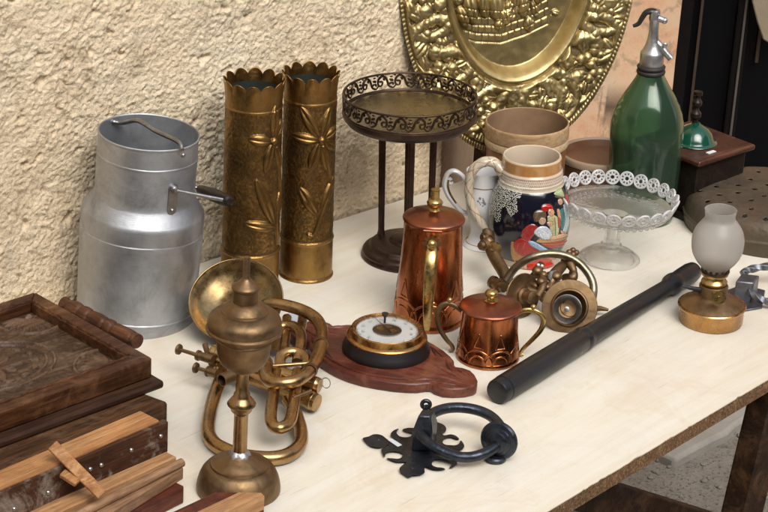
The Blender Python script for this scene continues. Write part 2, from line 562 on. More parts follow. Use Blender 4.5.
# visible leg: under the edge near px 756
tA = ray_plane(770, 396, F_a + n_in * 0.03 + Vector((0, 0, -TH)), n_in)
tB = ray_plane(742, 512, F_a + n_in * 0.03, n_in)
dleg = (tB - tA).normalized()
tA = tA - dleg * ((tA.z - (TZ - TH - .001)) / dleg.z) 
tB = tA + dleg * ((0.0 - tA.z) / dleg.z)
def leg(p, q):
    mb = plank(p, q, 0.052, 0.034, fd)
    # level both ends
    mb.v = [tuple(Vector(v) + dleg * ((((TZ - TH - .001) if i < 4 else 0.0) - v[2]) / dleg.z)) for i, v in enumerate(mb.v)]
    return mb
table.part('leg', leg(tA, tB), DARKLEG, world=True, bevel=0.003)
# the other trestle leg seen as a slanting bar bottom centre
u1 = ray_plane(590, 494, F_a + n_in * 0.10, n_in); u2 = ray_plane(668, 517, F_a + n_in * 0.10, n_in)
du = (u2 - u1).normalized()
u0 = u1 - du * ((u1.z - (TZ - TH - .03)) / du.z if abs(du.z) > 1e-4 else 0) if (u1.z - du.z) != 0 else u1
uE_ = ray_plane(742, 539, F_a + n_in * 0.10, n_in)
table.part('brace', plank(u0, uE_, 0.045, 0.03, Vector((0, 0, 1))), DARKLEG, world=True, bevel=0.003)
for off in (0.95,):
    mbx = leg(tA - fd * off, tB - fd * off); table.part('leg', mbx, DARKLEG, world=True, bevel=0.003)
for off in (0.05, 0.95):
    mbx = leg(tA - fd * off + n_in * 0.5, tB - fd * off + n_in * 0.5); table.part('leg', mbx, DARKLEG, world=True, bevel=0.003)

# --- ground
m, nt, b = mat_new('gritty_ground')
v = coords(nt, world=True)
n1 = noise_n(nt, v, 6, 8, 0.7); n2 = noise_n(nt, v, 130, 5, 0.75); n3 = noise_n(nt, v, 34, 5, 0.7, 0.5)
c = ramp(nt, n1, [(0.3, (.17, .15, .125)), (0.55, (.27, .25, .215)), (0.7, (.34, .315, .275))])
c = mix(nt, ramp(nt, n2, [(0.54, 0.0), (0.64, 0.85)]), c, (.035, .03, .025))
c = mix(nt, ramp(nt, n3, [(0.56, 0.0), (0.7, 0.6)]), c, (.06, .05, .04))
c = mix(nt, ramp(nt, n2, [(0.33, 0.6), (0.40, 0.0)]), c, (.42, .39, .34))
pset(nt, b, 'Base Color', c); b.inputs['Roughness'].default_value = 0.95
bump(nt, b, n2, 0.8, 0.006, bump(nt, b, n1, 0.6, 0.03))
mb = MB(); mb.prism([Vector(p) for p in ((-60, -60, -.3), (60, -60, -.3), (60, 60, -.3), (-60, 60, -.3))], [Vector(p) for p in ((-60, -60, 0), (60, -60, 0), (60, 60, 0), (-60, 60, 0))])
single('ground', mb, m, kind='structure')
# pebbles and litter under the table edge
PEB = plain('pebble', (.22, .2, .17), 0.9, 0.5, 20, 0.3, 200, world=True)
mb = MB(); g0 = T(640, 470); gc = CAM + ray(650, 485) * (-CAM.z / ray(650, 485).z)
for k in range(2600):
    x, y = gc.x + random.uniform(-.45, .5), gc.y + random.uniform(-.5, .6)
    r = random.choice((.0018, .0022, .0026, .0032, .0042, .006)) * (1.6 if random.random() < .03 else 1)
    mb.ball((x, y, r * 0.3), r, 7, 5, (1, random.uniform(.6, 1), random.uniform(.4, .7)), Matrix.Rotation(random.uniform(0, 6), 3, 'Z'))
single('gravel', mb, PEB, label='loose grit and small stones on the ground under the table', cat='gravel', kind='stuff')
# low stone step
def G(px, py, z=0.0):
    d = ray(px, py); return CAM + d * ((z - CAM.z) / d.z)
dirs = unit2(G(748, 418, .022) - G(676, 459, .022))
p0 = G(676, 459, .022)
pn = Vector((-dirs.y, dirs.x, 0))
q = [p0, p0 + dirs * 1.6, p0 + dirs * 1.6 + pn * .35, p0 + pn * .35]
# uneven front edge
tops, N_ = [], 40
for k in range(N_ + 1):
    j = 0.012 * fbm(np.array([k * .35]), np.array([1.7]), o=3)[0]
    tops.append(p0 + dirs * (1.6 * k / N_) + pn * j)
tops += [q[2], q[3]]
mb = MB(); mb.prism([cz(p, -.02) for p in tops], [cz(p, .022) for p in tops])
single('stone_step', mb, plain('pale_stone', (.30, .285, .255), 0.9, 0.3, 14, 0.5, 90, world=True, bd=.004), label='low worn grey stone step on the ground behind the dark table leg', cat='step', bevel=.008, loc=cz(p0, 0))

# --- rough plaster wall
YD = 4.1
_p = RY(484, 90, 4.02); C2 = Vector((_p.x, _p.y, TZ)); _p = RY(677, 60, YD); D_ = Vector((_p.x, _p.y, TZ))
print('C1', C1, 'C2', C2, 'D', D_, 'A_l', A_l)
path = [A_l - ad * 2.2, A_l - ad * 0.50, C1]
LA = (C1 - path[1]).length
us = list(np.linspace(-1.7, 0, 18)[:-1]) + list(np.arange(0, LA - 0.012, 0.0019))
zs = list(np.arange(-.02, TZ - .12, .05)) + list(np.arange(TZ - .02, TZ + 0.90, .0019)) + list(np.arange(TZ + 0.93, 3.0, .06))
us = np.array(us); zs = np.array(zs)
# rounded corner then the return
Rc = 0.014
b_dir = unit2(C2 - C1); LB = (C2 - C1).length
base_pts = [path[1] + ad * u for u in us]
nrm = [an.copy() for _ in us]
bn = Vector((b_dir.y, -b_dir.x, 0))
for k in range(1, 9):
    t = k / 8
    n_ = (an * (1 - t) + bn * t).normalized()
    cc = C1 - ad * 0.0 
    base_pts.append(C1 - an * Rc + n_ * Rc if False else C1 + b_dir * (Rc * t * 0.8)); nrm.append(n_)
for s in np.arange(Rc, LB, 0.003):
    base_pts.append(C1 + b_dir * s); nrm.append(bn.copy())
B = np.array([[p.x, p.y] for p in base_pts]); Nn = np.array([[n.x, n.y] for n in nrm])
arc = np.concatenate([[0], np.cumsum(np.hypot(*(B[1:] - B[:-1]).T))])
U, Z = np.meshgrid(arc, zs, indexing='ij')
big = fbm(U * 9, Z * 9, 0, o=3)
mid = fbm(U * 38, Z * 42, 3.0, o=3, g=0.6)
lump = 1 - np.abs(fbm(U * 75 + mid * .6, Z * 85, 9.0, o=3, g=.6)) * 2
fine = fbm(U * 210, Z * 210, 5.0, o=2, g=.7)
msk = np.clip(0.5 + 1.6 * fbm(U * 6, Z * 6, 12.0, o=3), 0.18, 1)
crumb = fbm(U * 190, Z * 190, 15.0, o=3, g=.75)
clod = np.clip(fbm(U * 95, Z * 100, 19.0, o=3, g=.6) - .02, 0, .25) * 4
dsp = big * .005 + mid * .0018 + clod ** .6 * .0021 * msk + crumb * .0036 * (.4 + .6 * msk) + fine * .0026
pit = np.clip(fbm(U * 48, Z * 48, 55.0, o=3) - .33, 0, .12) / .12
dsp = dsp - 0.004 - pit * .006
P = np.zeros(U.shape + (3,))
P[..., 0] = B[:, 0][:, None] + Nn[:, 0][:, None] * dsp
P[..., 1] = B[:, 1][:, None] + Nn[:, 1][:, None] * dsp
P[..., 2] = Z
m, nt, b = mat_new('rough_cast_plaster')
v = coords(nt, world=True)
n1 = noise_n(nt, v, 3.5, 6, 0.6); n2 = noise_n(nt, v, 60, 6, 0.7); n3 = noise_n(nt, v, 22, 6, 0.7, 0.6); n4 = noise_n(nt, v, 380, 3, 0.7)
c = ramp(nt, n1, [(0.3, (.77, .60, .40)), (0.5, (.83, .685, .48)), (0.7, (.85, .735, .545))])
c = mix(nt, ramp(nt, n3, [(0.5, 0.0), (0.68, 0.6)]), c, (.50, .38, .235))
c = mix(nt, ramp(nt, n2, [(0.34, 0.6), (0.45, 0.0)]), c, (.38, .28, .17))
c = mix(nt, ramp(nt, n2, [(0.6, 0.0), (0.75, 0.5)]), c, (.78, .70, .56))
c = mix(nt, ramp(nt, n4, [(0.64, 0.0), (0.72, 0.75)]), c, (.10, .075, .055))
n5 = noise_n(nt, v, 9, 7, 0.7, 0.4); c = mix(nt, ramp(nt, n5, [(0.58, 0.0), (0.70, 0.35)]), c, (.46, .41, .34))
n6 = noise_n(nt, v, 130, 4, 0.8); c = mix(nt, ramp(nt, n6, [(0.66, 0.0), (0.71, 0.8)]), c, (.17, .12, .08))
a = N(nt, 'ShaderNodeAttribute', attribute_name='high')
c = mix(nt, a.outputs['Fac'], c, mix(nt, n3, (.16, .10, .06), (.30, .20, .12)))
pset(nt, b, 'Base Color', c); b.inputs['Roughness'].default_value = 0.95
bump(nt, b, n4, 0.7, 0.003, bump(nt, b, n2, 0.5, 0.005))
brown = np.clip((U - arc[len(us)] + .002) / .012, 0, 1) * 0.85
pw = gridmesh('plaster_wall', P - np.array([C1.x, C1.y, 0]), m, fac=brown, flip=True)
pw.location = (C1.x, C1.y, 0)
pw['label'] = 'rough cream plaster wall behind the milk can and brass vases'; pw['category'] = 'wall'
# solid core behind the plaster face
mb = MB(); k0 = path[1] - ad * 1.7
poly = [k0 - an * .012, C1 - an * .016 - ad * .006, C2 - an * .012 - bn * .015, C2 - an * .4, k0 - an * .4]
mb.prism([cz(p, 0) for p in poly], [cz(p, 2.98) for p in poly])
o = single('wall_core', mb, m, loc=None); o.parent = pw; o.matrix_parent_inverse = Matrix.Translation((-C1.x, -C1.y, 0))

# --- pink painted reveal wall right of the tray
cdir = unit2(D_ - C2); cn = Vector((cdir.y, -cdir.x, 0)); LC = (D_ - C2).length
us2 = np.arange(0, LC, .004); zs2 = np.concatenate([np.arange(0, TZ, .05), np.arange(TZ, TZ + .9, .004), np.arange(TZ + .92, 3, .08)])
U, Z = np.meshgrid(us2, zs2, indexing='ij')
dsp = fbm(U * 7, Z * 7, 22, o=4) * .008 + fbm(U * 60, Z * 60, 2, o=3) * .0012
# brick courses under the paint
row = Z / .078; rf = np.abs(row - np.round(row)); joint = np.exp(-(rf / .07) ** 2)
off = (np.floor(row + .5) % 2) * .5
bx = U / .24 + off; bf = np.abs(bx - np.round(bx)); joint = np.maximum(joint, np.exp(-(bf / .022) ** 2))
jm = np.clip(.35 + fbm(U * 9, Z * 9, 31, o=3) * 1.6, 0, 1)
dsp = dsp - joint * .004 * jm
P = np.zeros(U.shape + (3,))
P[..., 0] = C2.x + cdir.x * U + cn.x * dsp; P[..., 1] = C2.y + cdir.y * U + cn.y * dsp; P[..., 2] = Z
m, nt, b = mat_new('pink_plaster')
v = coords(nt, world=True)
n1 = noise_n(nt, v, 7, 7, 0.65); n2 = noise_n(nt, v, 26, 7, 0.7, 0.5); n3 = noise_n(nt, v, 90, 5, .7)
c = ramp(nt, n1, [(0.34, (.60, .46, .32)), (0.46, (.66, .44, .28)), (0.56, (.62, .33, .20)), (.68, (.70, .55, .38))])
c = mix(nt, ramp(nt, n2, [(0.54, 0.0), (0.62, 0.75)]), c, (.36, .25, .16))
c = mix(nt, ramp(nt, n3, [(0.66, 0.0), (0.74, 0.6)]), c, (.08, .06, .05))
a = N(nt, 'ShaderNodeAttribute', attribute_name='high')
c = mix(nt, a.outputs['Fac'], c, mix(nt, n3, (.03, .022, .017), (.20, .13, .08)))
pset(nt, b, 'Base Color', c); b.inputs['Roughness'].default_value = 0.85
bump(nt, b, n3, 0.4, 0.002, bump(nt, b, n2, 0.4, 0.004))
# flaked dark patch low right of the tray
pp = ray_plane(619, 108, C2, cn); u0 = (pp - C2).dot(cdir)
patch = np.clip(1.25 - np.hypot((U - u0) / .030, (Z - pp.z) / .045) + fbm(U * 55, Z * 45, 41, o=5, g=.65) * 1.9, 0, 1)
patch = np.clip((patch - .35) * 6, 0, 1)
pk = gridmesh('pink_wall', P - np.array([C2.x, C2.y, 0]), m, fac=patch, flip=True)
pk.location = (C2.x, C2.y, 0)
pk['label'] = 'smoother pink painted wall with a flaking patch beside the dark door'; pk['category'] = 'wall'
mb = MB(); poly = [C2 - cn * .012, D_ - cn * .012, D_ - cn * .3, C2 - cn * .3]
mb.prism([cz(p, 0) for p in poly], [cz(p, 2.98) for p in poly])
o = single('wall_core', mb, m); o.parent = pk; o.matrix_parent_inverse = Matrix.Translation((-C2.x, -C2.y, 0))

# --- dark glazed door right of the pink wall
yd = D_.y
BLACK = plain('black_door_paint', (.007, .006, .006), 0.35, 0.4, 30, 0.15, 90, world=True)
BLACK.node_tree.nodes['Principled BSDF'].inputs['Specular IOR Level'].default_value = .18
m, nt, b = mat_new('dark_door_glass')
b.inputs['Specular IOR Level'].default_value = .16
pset(nt, b, 'Base Color', (.004, .004, .005)); b.inputs['Roughness'].default_value = 0.12
bump(nt, b, noise_n(nt, coords(nt), 3, 3), 0.06, 0.01)
DGL = m
dd = unit2(Vector((1, -0.10, 0))); dn = Vector((dd.y, -dd.x, 0))
O = D_ - cn * .02
def dpx(px, off=0.0):
    """distance along the door plane where a pixel column at y=60 falls"""
    P_ = ray_plane(px, 60, O + dn * off, dn); return (P_ - O).dot(dd)
door = Thing('glazed_door', 'dark glazed door with black frame standing behind the coffee grinder', 'door', cz(O, 0))
Md = Matrix((dd, -dn, Vector((0, 0, 1)))).transposed()
def dbox(u0_, u1_, z0, z1, t0, t1):
    mb = MB(); c_ = [O + dd * a_ + dn * b_ for a_, b_ in ((u0_, t0), (u1_, t0), (u1_, t1), (u0_, t1))]
    mb.prism([cz(p, z0) for p in c_], [cz(p, z1) for p in c_]); return mb
uA, uB, uC, uD = dpx(688), dpx(731), dpx(744), dpx(830)
door.part('jamb', dbox(-.03, uA, 0, 2.6, -.03, .015), BLACK, world=True, bevel=.004)
door.part('stile', dbox(uB, uC, 0.02, 2.5, -.02, .022), BLACK, world=True, bevel=.004)
door.part('stile', dbox(uD, uD + .08, 0.02, 2.5, -.02, .02), BLACK, world=True, bevel=.004)
door.part('rail', dbox(uA + .002, uB - .002, 0.02, .35, -.016, .012), BLACK, world=True, bevel=.003)
door.part('rail', dbox(uC + .002, uD - .002, 0.02, .35, -.016, .012), BLACK, world=True, bevel=.003)
door.part('rail', dbox(uA + .002, uB - .002, 2.35, 2.5, -.016, .012), BLACK, world=True, bevel=.003)
door.part('rail', dbox(uC + .002, uD - .002, 2.35, 2.5, -.016, .012), BLACK, world=True, bevel=.003)
door.part('beading', dbox(uA + .012, uA + .018, .35, 2.35, .0, .012), plain('brown_bead', (.05, .035, .025), .4), world=True, bevel=.001)
door.part('beading', dbox((uB + uC) / 2, (uB + uC) / 2 + .005, .05, 2.45, .0225, .027), plain('grey_bead', (.09, .08, .07), .35), world=True, bevel=.001)
door.part('glass_pane', dbox(uA, uB, .35, 2.35, -.012, -.006), DGL, world=True)
door.part('glass_pane', dbox(uC, uD, .35, 2.35, -.012, -.006), DGL, world=True)
uE = dpx(754)
door.part('bolt_rod', dbox(uE, uE + .008, .6, TZ + .52, .001, .012), plain('dull_bolt_metal', (.12, .09, .06), .4, .4, 60, metallic=.7), world=True, bevel=.002)
door.part('bolt_socket', dbox(uE - .004, uE + .014, TZ + .50, TZ + .53, .001, .018), plain('dull_bolt_metal_dark', (.10, .08, .06), .4, .4, 60, metallic=.7), world=True, bevel=.002)
mb = MB()
wall2 = [O + dd * (uD + .08), O + dd * (uD + 2.5), O + dd * (uD + 2.5) - dn * .3, O + dd * (uD + .08) - dn * .3]
mb.prism([cz(p, 0) for p in wall2], [cz(p, 2.98) for p in wall2])
single('side_wall', mb, pk.data.materials[0], label='plain wall on the far side of the dark door', cat='wall', loc=cz(wall2[0], 0))
# black sheet standing in for the unlit room behind the glass
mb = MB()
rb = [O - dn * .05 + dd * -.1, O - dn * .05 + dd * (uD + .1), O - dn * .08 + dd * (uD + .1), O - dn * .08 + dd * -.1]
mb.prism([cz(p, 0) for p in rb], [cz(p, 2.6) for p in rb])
door.part('dark_room_sheet', mb, BLACK, world=True)
# cream cloth hanging by the door top right
mb = MB()
CL = plain('cream_cloth', (.28, .23, .16), .9, .2, 20, .3, 300)
pts2 = [(764, -320), (752, -60), (750, -30), (752, 2), (757, 22), (763, 40), (772, 45), (796, 24), (798, -30), (790, -60), (778, -320)]
front = [ray_plane(x, y, O + dn * .05, dn) for x, y in pts2]
backp = [p - dn * .012 for p in front]
mb.prism(backp, front)
single('hanging_cloth', mb, CL, label='cream cloth corner hanging in front of the dark door, top right', cat='cloth', loc=front[2], bevel=.003)
# ================================================================== MATERIALS FOR THE WARES
ALU = metal('dull_aluminium', (.40, .42, .45), (.54, .56, .59), .42, .60, 22, .9, .45, 16, dirt=(.19, .19, .20), dirt_amt=.65, scratch=.5)
ALU_IN = metal('dull_aluminium_inside', (.33, .33, .33), (.48, .48, .47), .38, .55, 16, .85, .3, 30, dirt=(.16, .12, .09), dirt_amt=.9)
STEEL = metal('grey_steel', (.28, .28, .29), (.42, .42, .43), .3, .45, 60, 1, .15, 90, dirt=(.10, .08, .07), dirt_amt=.6)
BRASS_V = metal('hammered_brass', (.28, .155, .05), (.46, .28, .095), .32, .5, 22, 1, .22, 230, dirt=(.055, .03, .012), dirt_amt=.9, attr='high')
BRASS_T = metal('embossed_brass', (.50, .385, .17), (.68, .55, .28), .38, .52, 14, 1, .15, 120, dirt=(.17, .125, .065), dirt_amt=.5, attr='high')
BRASS = metal('old_brass', (.40, .26, .095), (.56, .40, .17), .24, .42, 40, 1, .12, 120, dirt=(.14, .085, .04), dirt_amt=.7)
BRASS_B = metal('bright_brass', (.44, .29, .10), (.62, .44, .18), .22, .38, 60, 1, .08, 150, dirt=(.26, .15, .06), dirt_amt=.4)
BRASS_D = metal('dark_patina_brass', (.17, .105, .055), (.29, .19, .10), .42, .6, 40, 1, .18, 120, dirt=(.06, .045, .03), dirt_amt=.7)
BRASS_H = metal('horn_brass', (.32, .185, .08), (.50, .33, .15), .22, .4, 26, 1, .12, 120, dirt=(.13, .075, .045), dirt_amt=.8)
BRONZE = metal('dark_bronze', (.05, .032, .024), (.11, .07, .05), .32, .5, 40, .9, .2, 100, dirt=(.02, .015, .012), dirt_amt=.7)
COPPER = metal('polished_copper', (.24, .06, .024), (.60, .22, .085), .16, .34, 26, 1, .12, 90, dirt=(.07, .014, .010), dirt_amt=.95, stretch=(1, 1, .3))
COPPER_L = metal('dull_copper', (.24, .075, .042), (.40, .15, .09), .26, .42, 24, 1, .10, 90, dirt=(.20, .07, .04), dirt_amt=.7)
IRON = metal('black_iron', (.028, .032, .042), (.065, .073, .092), .26, .42, 60, .8, .35, 160, dirt=(.012, .012, .014), dirt_amt=.6)
DKWOOD = wood('turned_dark_wood', (.012, .008, .006), (.022, .014, .010), (.04, .025, .017), 0, .42, 1, coat=.1)

# ================================================================== MILK CAN
A = Ax(135.5, 315, 149, 132, lim=.06)
can = A.thing('milk_can', 'tall dull aluminium milk can with open neck and swung carrying handle', 'milk can')
pr = [(0, 315), (55, 315), (57.2, 314), (58.2, 311), (58.6, 305), (58.3, 303.2), (59.0, 302.2), (59.0, 301.2), (58.4, 300.2), (60, 262), (61.3, 228), (61.5, 223.4), (61.0, 222.4), (61.2, 221.4), (61.2, 209), (60.9, 206.5), (59.8, 204.6), (55.4, 199.0), (51.6, 193.6), (50.5, 191.5), (50.2, 186), (50.4, 153.6), (50.9, 153), (50.9, 151.4), (50.4, 150.8), (50.6, 134), (51.3, 133), (51.4, 131.8), (50.6, 131.2), (49.9, 132), (49.6, 150), (49.4, 190), (52, 198), (58.5, 206), (59.6, 212), (57, 309), (50, 312), (0, 312)]
mb = MB(); mb.lathe(A.p(pr), 160, wob=lambda a, j: 1 + .006 * math.sin(2 * a + j * .15) + .004 * math.sin(5 * a + j * .4) + .003 * math.sin(a * 3 + 1 + j * .22))
body = can.part('body', mb, ALU, sharp=24)
# fixed brace across the mouth
kk = A.k(140); zr = A.h(137)
def canp(ang, r, y): return Vector((r * kk * math.cos(math.radians(ang)), r * kk * math.sin(math.radians(ang)), A.h(y)))
p1, p2 = A.pt(114, 122, .036), A.pt(182, 150, -.052)
mid1 = p1.lerp(p2, .35) + Vector((0, 0, .014)); mid2 = p1.lerp(p2, .62) + Vector((0, 0, .010))
mb = MB(); mb.tube(catmull([p1, p1 + Vector((.012, -.004, .002)), mid1, mid2, p2 + Vector((-.006, .010, .006)), p2], 10), 2.3 * kk, 12)
mb.ball(p2 + Vector((.003, -.016, 0)), 2.6 * kk); mb.ball(p1, 3.0 * kk)
can.part('brace_bar', mb, STEEL)
# lug and bail
ang = math.radians(-52)
lr = 50.6 * A.k(185)
def lugm(a): return Matrix.Rotation(a, 4, 'Z') @ Matrix.Translation((lr, 0, 0))
for a_, nm in ((ang, 'lug'), (ang + math.pi, 'lug')):
    mb = MB(); M = lugm(a_)
    z0, z1 = A.h(208 - 14), A.h(178 - 14)
    hw = 5.0 * kk; out = []
    for k in range(13):
        t = math.pi * k / 12; out.append((hw * math.cos(t), z1 - hw + hw * math.sin(t)))
    for k in range(13):
        t = math.pi + math.pi * k / 12; out.append((hw * math.cos(t), z0 + hw + hw * math.sin(t)))
    mb.prism([M @ Vector((-.001, y, z)) for y, z in out], [M @ Vector((.0022, y, z)) for y, z in out])
    mb.ball(M @ Vector((.002, 0, z0 + hw)), 2.4 * kk); mb.ball(M @ Vector((.003, 0, z1 - hw)), 4.2 * kk, sc=(1, 1, 1))
    mb.tube([M @ Vector((0, 0, z1 - hw)), M @ Vector((.010, 0, z1 - hw))], 3.0 * kk, 14)
    can.part(nm, mb, STEEL)
pivF = lugm(ang) @ Vector((.008, 0, A.h(178 - 14) - 5 * kk)); pivB = lugm(ang + math.pi) @ Vector((.008, 0, A.h(178 - 14) - 5 * kk))
g1 = A.pt(228, 201, -.035); g2 = A.pt(199, 189, .055)
mb = MB(); mb.tube([pivF, pivF.lerp(g1, .5), g1, g1.lerp(g2, .5), g2, g2.lerp(pivB, .5), pivB], 2.0 * kk, 12)
bail = can.part('bail_handle', mb, STEEL)
mb = MB(); d = g2 - g1
mb.tube([g1 + d * t for t in (-.05, -.03, .0, .25, .5, .8, .95)], [3.2 * kk, 5.4 * kk, 6.0 * kk, 6.8 * kk, 6.8 * kk, 5.8 * kk, 4.8 * kk], 18)
can.part('grip', mb, DKWOOD, parent=bail)

# ================================================================== SHELL CASE VASES
def vase(name, label, bx, by, tx, ty, rb, rt, ring_dy, flowers, seed):
    A = Ax(bx, by, tx, ty)
    th = A.thing(name, label, 'vase', 'two embossed brass shell case vases')
    nU, nV = 720, 420
    Htot = A.H
    zring = A.h(by - ring_dy); zb2 = zring + .0035
    phi = np.linspace(0, 2 * np.pi, nU, endpoint=False)
    # scalloped top
    nsc = 12
    scal = np.abs(np.sin(phi * nsc / 2 + seed))
    ztop = Htot - .0075 + .0075 * scal ** .6
    tt = np.linspace(0, 1, nV)
    PH, TT = np.meshgrid(phi, tt, indexing='ij')
    Zv = TT * ztop[:, None]
    k0, k1 = A.k(by), A.k(ty)
    Rv = rb * k0 + (rt * k1 - rb * k0) * (Zv / Htot) ** 1.3
    low = Zv < zring
    # foot rim, shoulder ring
    Rv = Rv + .0016 * np.exp(-((Zv - .0015) / .0022) ** 2)
    Rv = Rv + .0010 * np.exp(-((Zv - zring) / .0018) ** 2) * 1.2
    Rv = Rv - .0006 * (Zv > zring)
    zt2 = Htot - .036
    up = Zv > zt2
    Rv = Rv + .0009 * np.exp(-((Zv - zt2) / .0015) ** 2)
    # flare of each scallop outward
    Rv = Rv + np.where(up, ((Zv - zt2) / .036) ** 2 * (.0016 + .0020 * scal[:, None]), 0)
    rm = (rb + rt) / 2 * k0
    S = (PH + np.pi / 2 + np.pi) % (2 * np.pi) - np.pi      # 0 towards the camera (-y)
    X = S * rm; Y = Zv
    th_el = math.sin(PITCH)
    def inv(px, py):
        y = py
        for _ in range(4):
            h = A.h(y); cx = bx + (tx - bx) * (by - y) / (by - ty)
            r_ = rb + (rt - rb) * (by - y) / (by - ty)
            s_ = max(-.97, min(.97, (px - cx) / r_))
            y = py - r_ * .38 * math.sqrt(1 - s_ * s_)
        return math.asin(s_) * rm, A.h(y)
    Hf = np.zeros_like(X)
    for fl in flowers:
        k = fl[0]
        if k == 'p': st_petal(Hf, X, Y, inv(*fl[1]), inv(*fl[2]), fl[3] * 1.35 * k0, 1.0, .45, .6)
        elif k == 'l': st_line(Hf, X, Y, [tuple(p)[:2] for p in [catmull([(*inv(*q), 0) for q in fl[1]], 6)][0]], fl[2] * 1.3 * k0, .8, taper=False)
        elif k == 'o':
            c = inv(*fl[1]); st_petal(Hf, X, Y, (c[0] - fl[2] * k0, c[1]), (c[0] + fl[2] * k0, c[1]), fl[2] * k0, 1.25, 0)
    fieldm = (Zv > zring + .004) & (Zv < zt2 - .002)
    ham = fbm(X * 260, Y * 260, seed, o=2, g=.6)
    dents = fbm(X * 60, Y * 60, seed + 4, o=2)
    disp = Hf * .0046 + np.where(fieldm & (Hf < .05), ham * .0007 + dents * .0006, 0)
    groove = np.where((Hf > 0.01) & (Hf < .3), -.0006, 0)
    Rv = Rv + disp + groove
    fac = np.clip(np.where(fieldm, .42 + ham * .9 + dents * .8, .8), .05, .8)
    fac = np.where(Hf > .02, np.clip(.15 + Hf * .62, 0, .8), fac)
    fac = np.where(np.abs(Zv - zring - .004) < .0016, .15, fac)
    P = np.stack([Rv * np.cos(PH), Rv * np.sin(PH), Zv], -1)
    o = gridmesh('shell', P, BRASS_V, wrap=True, fac=fac, parent=th.o)
    sm = o.modifiers.new('solid', 'SOLIDIFY'); sm.thickness = .0011; sm.offset = -1
    mb = MB(); mb.lathe([(rb * k0 - .0032, .006), (rt * k1 - .0030, Htot - .016)], 64); th.part('dark_lining', mb, plain('lining_green_black' + str(seed), (.018, .024, .018), .6, .5, 40, .2), sharp=None)  # dark green-black sheet inside the shell wall
    mb = MB(); mb.lathe([(0, .001), (rb * k0 - .0005, .001), (rb * k0 - .0005, .004), (0, .004)], 64)
    th.part('base_disc', mb, BRASS)
    return th
rv = [('o', (323, 139), 4.5), ('p', (322, 138), (302, 107), 4.6), ('p', (323, 137), (331, 106), 4.6), ('p', (321, 139), (293, 134), 4.2), ('p', (321, 141), (311, 167), 4.4), ('p', (323, 141), (329, 169), 4.2), ('p', (325, 139), (338, 146), 4), ('p', (325, 137), (338, 124), 4),
      ('l', [(324, 145), (331, 180), (323, 210), (315, 232), (310, 233)], 1.5), ('p', (318, 212), (301, 186), 4.8), ('p', (322, 208), (334, 172), 4.6)]
lv = [('o', (275, 139), 4.5), ('p', (275, 137), (277, 104), 4.6), ('p', (273, 139), (250, 138), 4.6), ('p', (274, 141), (267, 171), 4.6), ('p', (276, 140), (282, 166), 4), ('p', (276, 137), (283, 116), 4),
      ('l', [(277, 145), (280, 185), (277, 215), (278, 240)], 1.5), ('p', (275, 222), (258, 177), 5.2), ('p', (276, 224), (246, 221), 4.4), ('p', (278, 214), (282, 186), 4)]
vase('brass_vase', 'scalloped brass shell case vase nearer the milk can, its flower turned half away', 249.5, 284, 254.5, 77, 28.8, 29.2, 38.5, lv, 1.3)
vase('brass_vase', 'scalloped brass shell case vase with a full embossed flower, nearer the galleried stand', 305.8, 273, 311, 70, 26.2, 27.2, 39.5, rv, 4.1)

# ================================================================== GALLERIED STAND
A = Ax(406, 256, 410, 94)
st = A.thing('tray_stand', 'round dark bronze stand with pierced gallery tray on three slim posts', 'stand')
mb = MB(); mb.lathe(A.p([(0, 256), (44, 256), (45, 255), (45.2, 253), (44, 251.4), (43.5, 250), (44, 249), (43.2, 247.5), (40, 246), (37.5, 245.2), (36.6, 243), (35.5, 241.5), (34, 240.6), (17.5, 239.5), (16, 237.5), (12, 235.5), (6, 234.6), (0, 234.4)]), 110)
st.part('base', mb, BRONZE, sharp=50)
ktop = A.k(100)
for a_, w_ in ((147, 3.7), (33, 3.7), (270, 4.9)):
    aa = math.radians(a_ + 3); mb = MB(); mb2 = mb
    r0_, r1_ = 29.5 * A.k(240), 31 * A.k(140)
    z0, z1 = A.h(240.6), A.h(117)
    ri = random.Random(3)
    n_ = 24
    pa, pb = Vector((r0_ * math.cos(aa), r0_ * math.sin(aa), z0)), Vector((r1_ * math.cos(aa), r1_ * math.sin(aa), z1))
    # fluted post
    M = 28; vs = []; seg = 20
    for i in range(seg + 1):
        t = i / seg; c_ = pa.lerp(pb, t); rr_ = w_ * ktop * (0.86 + .2 * t)
        if t < .03 or t > .97: rr_ *= 1.25
        for k in range(M):
            q = 2 * math.pi * k / M
            f_ = 1 - .12 * (k % 4 == 0) if .03 <= t <= .97 else 1
            vs.append(c_ + Vector((math.cos(q), math.sin(q), 0)) * rr_ * f_)
    fs = [(i * M + k, i * M + (k + 1) % M, (i + 1) * M + (k + 1) % M, (i + 1) * M + k) for i in range(seg) for k in range(M)]
    mb.add(vs, fs)
    po = st.part('post', mb, BRONZE, sharp=25)
    mb = MB(); mb.ball(pa + Vector((0, 0, .002)) + Vector((math.cos(aa), math.sin(aa), 0)) * .004, .0022)
    st.part('rivet', mb, STEEL, parent=po)
mb = MB()
